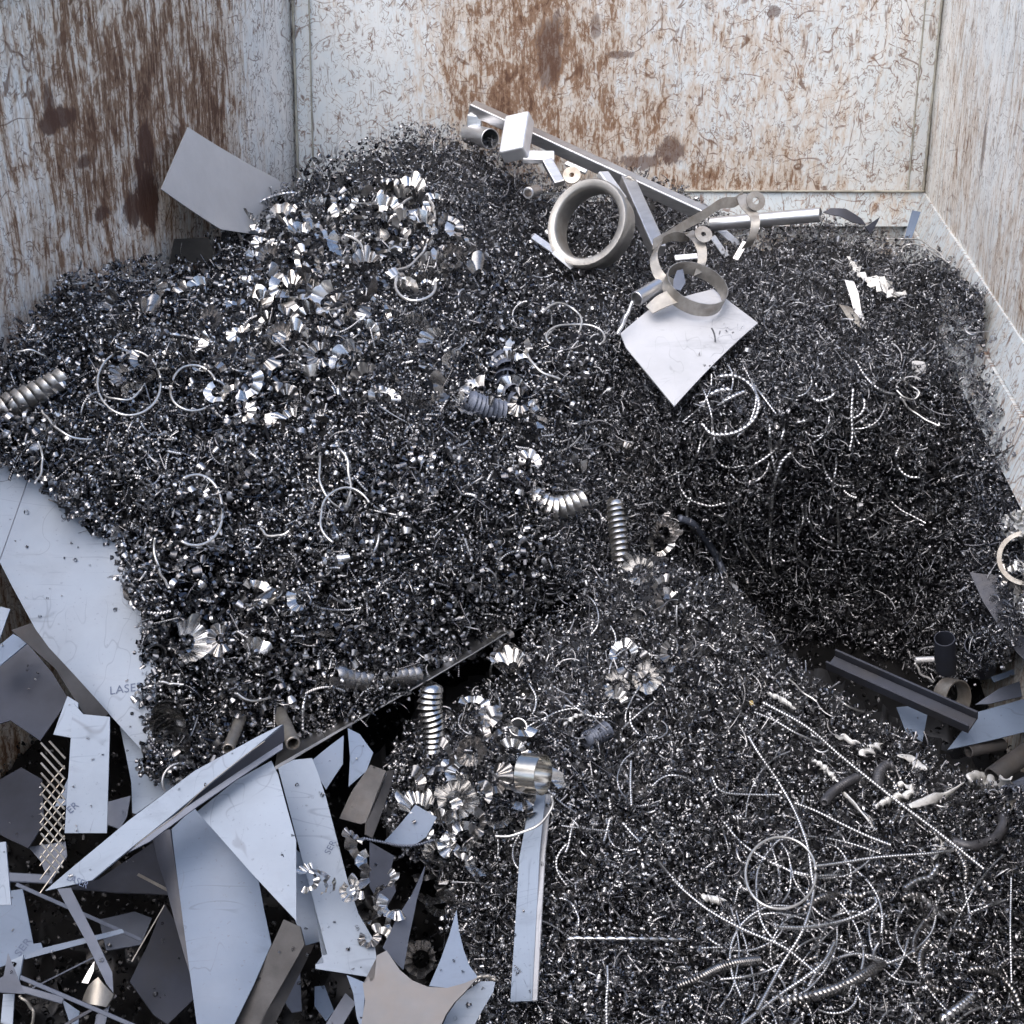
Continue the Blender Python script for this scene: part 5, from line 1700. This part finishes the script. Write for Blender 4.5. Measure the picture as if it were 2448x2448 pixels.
sq = sheet('square_plate', 'white square plate lying on the heap under the steel band', 'metal plate', [(1705, 693), (1812, 772), (1612, 971), (1496, 832), (1483, 800), (1560, 742)], 3.57, (.02, -.40, .91), M['film_white'], .004)
for k, (x, y, a, l, wd, m) in enumerate(((1740, 565, 40, 70, .028, 'steel_bright'), (1720, 590, 55, 60, .022, 'steel'), (1640, 615, -5, 55, .022, 'steel_bright'), (1770, 600, 120, 50, .02, 'steel'), (1310, 590, 35, 90, .024, 'steel'), (1345, 622, 40, 60, .016, 'steel_bright'))):
    lb = ['bright short offcut behind the clamp eyelet', 'grey strip offcut below the clamp eyelet', 'bright offcut inside the clamp loop', 'grey offcut right of the clamp loop', 'bent strap left below the pipe ring', 'small bright strip below the pipe ring'][k]
    dx, dy = math.cos(math.radians(a)) * l / 2, math.sin(math.radians(a)) * l / 2
    d = top(x, y) - .06
    bar_px(lb, (x - dx, y - dy), (x + dx, y + dy), d, d, wd * FPX / d, M[m], 'metal_offcut', 'metal offcut')

# ------------------------------------------------------------------ right side scraps
sheet('steel_plate', 'dark curved shard behind the pipe end', 'metal plate', a3((240, 200), (300, 175), (420, 185), (560, 260), (600, 310), (480, 300), (380, 250), (300, 230)), 4.24, (.1, -.7, .7), M['steel_dark'], .003, .01, (1, 0, 0))
sheet('steel_plate', 'small dark triangle at the foot of the back wall', 'metal plate', a3((590, 330), (720, 240), (640, 390)), 4.26, (.3, -.8, .5), M['steel_dark'])
sheet('film_strip', 'pale strip standing in the far right corner', 'metal strip', a3((990, 185), (1062, 200), (985, 425), (920, 430)), 4.28, (-.3, -.9, .3), M['film_blue'])
cr = MB()
def crumple(label, poly, d, amp, mat, seed, name='crumpled_foil', cat='foil'):
    r = np.random.default_rng(seed)
    pl = np.array(poly, float)
    h = Heap.__new__(Heap); h.poly = pl
    x0, y0 = pl.min(0); x1, y1 = pl.max(0)
    st = max((x1 - x0), (y1 - y0)) / 16
    xs = np.arange(x0 - st, x1 + st, st); ys = np.arange(y0 - st, y1 + st, st)
    idx = {}; v = []; f = []
    for j, y in enumerate(ys):
        for i, x in enumerate(xs):
            if h.inside(np.array([x]), np.array([y]))[0]:
                idx[(i, j)] = len(v)
                v.append(P(np.array(x + r.normal(0, st * .2)), np.array(y + r.normal(0, st * .2)), np.array((top(x, y) if d is None else d) - .02 - abs(r.normal(0, amp)))))
    for (i, j) in idx:
        q = [(i, j), (i + 1, j), (i + 1, j + 1), (i, j + 1)]
        if all(k in idx for k in q):
            a, b, c, e = [idx[k] for k in q]
            f += [(a, b, c), (a, c, e)]
    o = link_mesh(name, v, f, mat)
    m = o.modifiers.new('thick', 'SOLIDIFY'); m.thickness = .002
    return tag(o, label, cat)


crumple('crumpled white foil on top of the right heap', a3((360, 550), (430, 540), (540, 620), (660, 740), (790, 740), (840, 830), (920, 835), (1020, 915), (870, 945), (700, 900), (560, 800), (440, 690)), None, .016, M['crumple'], 3)
sheet('steel_strip', 'bent grey strip hanging below the crumpled foil', 'metal strip', a3((420, 770), (500, 790), (540, 900), (560, 1040), (610, 1150), (600, 1190), (510, 1080), (470, 930)), 3.82, (-.3, -.7, .6), M['sheet_bare'], .003, .012, (0, 0, 1))
sheet('steel_strip', 'dull strip end left of the bent grey strip', 'metal strip', a3((370, 980), (470, 1000), (590, 1150), (560, 1180), (440, 1090)), 3.80, (.1, -.6, .8), M['steel_dull'])
# plate with a hole
pw = P(np.array(2197.), np.array(877.), np.array(top(2197, 877) - .035))
n_ = nrm((.1, -.65, .75)); u_ = nrm(np.cross(n_, [0.1, 0, 1])); w_ = np.cross(n_, u_)
v, f = [], []
seg = 16
for o_ in (0, -.004):
    for k in range(seg):
        a = 2 * math.pi * k / seg
        v.append(pw + n_ * o_ + .007 * (math.cos(a) * u_ + math.sin(a) * w_))
    for k in range(seg):
        a = 2 * math.pi * k / seg
        s = .0185 / max(abs(math.cos(a)), abs(math.sin(a)))
        s = min(s, .0235)
        v.append(pw + n_ * o_ + s * (math.cos(a) * u_ * 1.05 + math.sin(a) * w_))
for k in range(seg):
    l = (k + 1) % seg
    f += [(k, l, seg + l, seg + k), (2 * seg + k, 3 * seg + k, 3 * seg + l, 2 * seg + l), (seg + k, seg + l, 3 * seg + l, 3 * seg + k), (k, 2 * seg + k, 2 * seg + l, l)]
tag(link_mesh('hole_plate', v, f, M['steel_bright']), 'small bright square plate with a round hole on the right heap', 'metal plate')

# lower right
sheet('steel_plate', 'dark flat bar leaning at the right frame edge', 'metal plate', [(2318, 1368), (2392, 1378), (2470, 1500), (2480, 1610), (2430, 1560), (2350, 1440)], 2.98, (-.35, -.6, .75), M['steel_dark'], .006)
uch = empty('u_channel', 'dark U channel lying between the right and the front heaps', 'metal profile')
c0 = P(np.array(1985.), np.array(1583.), np.array(3.26)); c1 = P(np.array(2325.), np.array(1735.), np.array(3.04))
upc = nrm((.1, -.5, .85)); sd = nrm(np.cross(c1 - c0, upc))
o = MB().add(*box_geo(c0, c1, upc, .042, .006)).build('web', M['steel_dark'], uch); bevel(o, .001, 1)
for s in (-1, 1):
    o = MB().add(*box_geo(c0 + sd * s * .0225 + np.array([0, 0, .010]), c1 + sd * s * .0225 + np.array([0, 0, .010]), upc, .006, .030)).build('flange', M['steel_dark'], uch); bevel(o, .001, 1)
rg2 = lathe([(.044, -.02), (.047, -.02), (.047, .02), (.044, .02)], P(np.array(2276.), np.array(1668.), np.array(3.16)), nrm((.5, -.75, .35)), M['steel_dull'], 'pipe_coupling')
tag(rg2, 'dull pipe coupling ring behind the U channel', 'pipe ring')
pipe('dark upright tube stub at the foot of the right heap', (2262, 1600), (2258, 1526), 3.30, 3.22, 24, .1, M['steel_dark'], 'pipe_stub')
pipe('dark wide tube stub by the leaning flat bar', (2350, 1600), (2336, 1540), 3.30, 3.20, 30, .1, M['steel_dark'], 'pipe_stub')
pipe('short bright pin by the upright tube stub', (2188, 1578), (2232, 1576), 3.2, 3.2, 7.5, .4, M['steel_bright'], 'metal_pin', 'metal pin')
wire('thin wire arc behind the U channel', a4((450, 930), (490, 990), (560, 1040)), 3, None, 0, 3.2)
sheet('film_sheet', 'pale grey square below the U channel', 'metal sheet', a4((345, 1185), (430, 1180), (525, 1225), (495, 1385), (400, 1330)), 3.20, (-.1, -.35, .93), M['film_blue'])
sheet('film_sheet', 'pale blue pointed sheet at the right edge below the channel', 'metal sheet', a4((640, 1430), (810, 1210), (1140, 1120), (1140, 1310), (900, 1370)), 3.12, (-.1, -.35, .93), M['film_blue'])
sheet('steel_plate', 'dark plate at the right edge behind the pale blue sheet', 'metal plate', a4((800, 1170), (940, 1080), (1140, 1010), (1140, 1110), (880, 1170)), 3.2, (-.2, -.4, .9), M['steel_grey'])
sheet('film_strip', 'small bluish strip behind the coupling ring', 'metal strip', a4((890, 1010), (1090, 940), (1090, 970), (910, 1040)), 3.26, (0, -.5, .85), M['film_blue'])
pipe('brown pipe lying at the right frame edge', a4((900, 1590))[0], a4((1160, 1400))[0], 3.02, 3.08, 24, .12, M['brown'])
pipe('short brown pipe under the pale blue sheet', a4((760, 1440))[0], a4((960, 1400))[0], 3.1, 3.14, 15, .2, M['brown'])
pipe('dark round tube end at the right edge beside the front heap', a4((990, 1700))[0], a4((1120, 1640))[0], 2.84, 2.9, 26, .15, M['steel_grey'])
pipe('small tube end in front of the dark round tube', a4((990, 1760))[0], a4((1040, 1740))[0], 2.82, 2.88, 11, .3, M['steel_dull'], 'pipe_stub')
crumple('crumpled pale foil at the right frame edge', a4((955, 80), (1090, 20), (1140, 120), (1070, 240), (1000, 230), (945, 190)), None, .03, M['crumple'], 8)
rg3 = lathe([(.05, -.012), (.06, -.012), (.06, .012), (.05, .012)], P(np.array(2452.), np.array(1335.), np.array(top(2445, 1335) - .04)), nrm((-.3, -.75, .5)), M['steel_dull'], 'pipe_coupling')
tag(rg3, 'pale ring cut off by the right frame edge', 'pipe ring')
for k, (x, y) in enumerate(a4((960, 460), (1010, 500), (1060, 420), (1060, 530), (1050, 600), (1000, 400))):
    tag(place(fan_bright[k % 5], 'fan_curl', x, y, top(min(x, 2440), y) - .04, .7), 'bright curl at the right frame edge above the dark flat bar', 'metal curl', 'curls at the right frame edge')
# bright steel band at the front
rb = lathe([(.036, -.021), (.038, -.021), (.038, .021), (.036, .021)], P(np.array(1275.), np.array(1850.), np.array(2.42)), nrm((.86, -.42, .22)), metal_mat('polished band steel', (.50, .48, .44), .2, 1, .1, 20), 'steel_band')
tag(rb, 'shiny short steel band above the upright white strip', 'metal ring')
pipe('dark hollow tube end behind the steel band', *z7((1010, 290), (1000, 250)), 2.60, 2.52, 22, .12, M['steel'], 'pipe_stub')
sheet('metal_tag', 'tiny yellow scrap at the top of the front heap', 'metal scrap', z8((376, 104), (396, 100), (402, 122), (384, 128)), top(1795, 1680) - .03, (0, -.5, .85), M['yellow'], .003)

# loose chips and fines lying on the sheets
big_pts, fine_pts = [], []
hh = Heap.__new__(Heap)
for poly, c, n in SHEETS:
    hh.poly = poly
    ar = abs(np.dot(poly[:, 0], np.roll(poly[:, 1], 1)) - np.dot(poly[:, 1], np.roll(poly[:, 0], 1))) / 2
    m_ = int(min(26, 1 + ar / 4200))
    x = rng.uniform(poly[:, 0].min(), poly[:, 0].max(), m_ * 3); y = rng.uniform(poly[:, 1].min(), poly[:, 1].max(), m_ * 3)
    k = hh.inside(x, y) & (x > -20) & (y < 2480)
    for a, b in list(zip(x[k], y[k]))[:m_]:
        (fine_pts if rng.random() < .8 else big_pts).append(on_plane(a, b, c, n) + n * .0025)
so = scatter('loose_swarf', [(np.array(fine_pts), var_fine, .35, .8), (np.array(big_pts), var_curl, .5, .9)], M['chip_right'])
tag(so, 'few loose chips lying on the sheets of the lower left pile', 'swarf', kind='stuff')
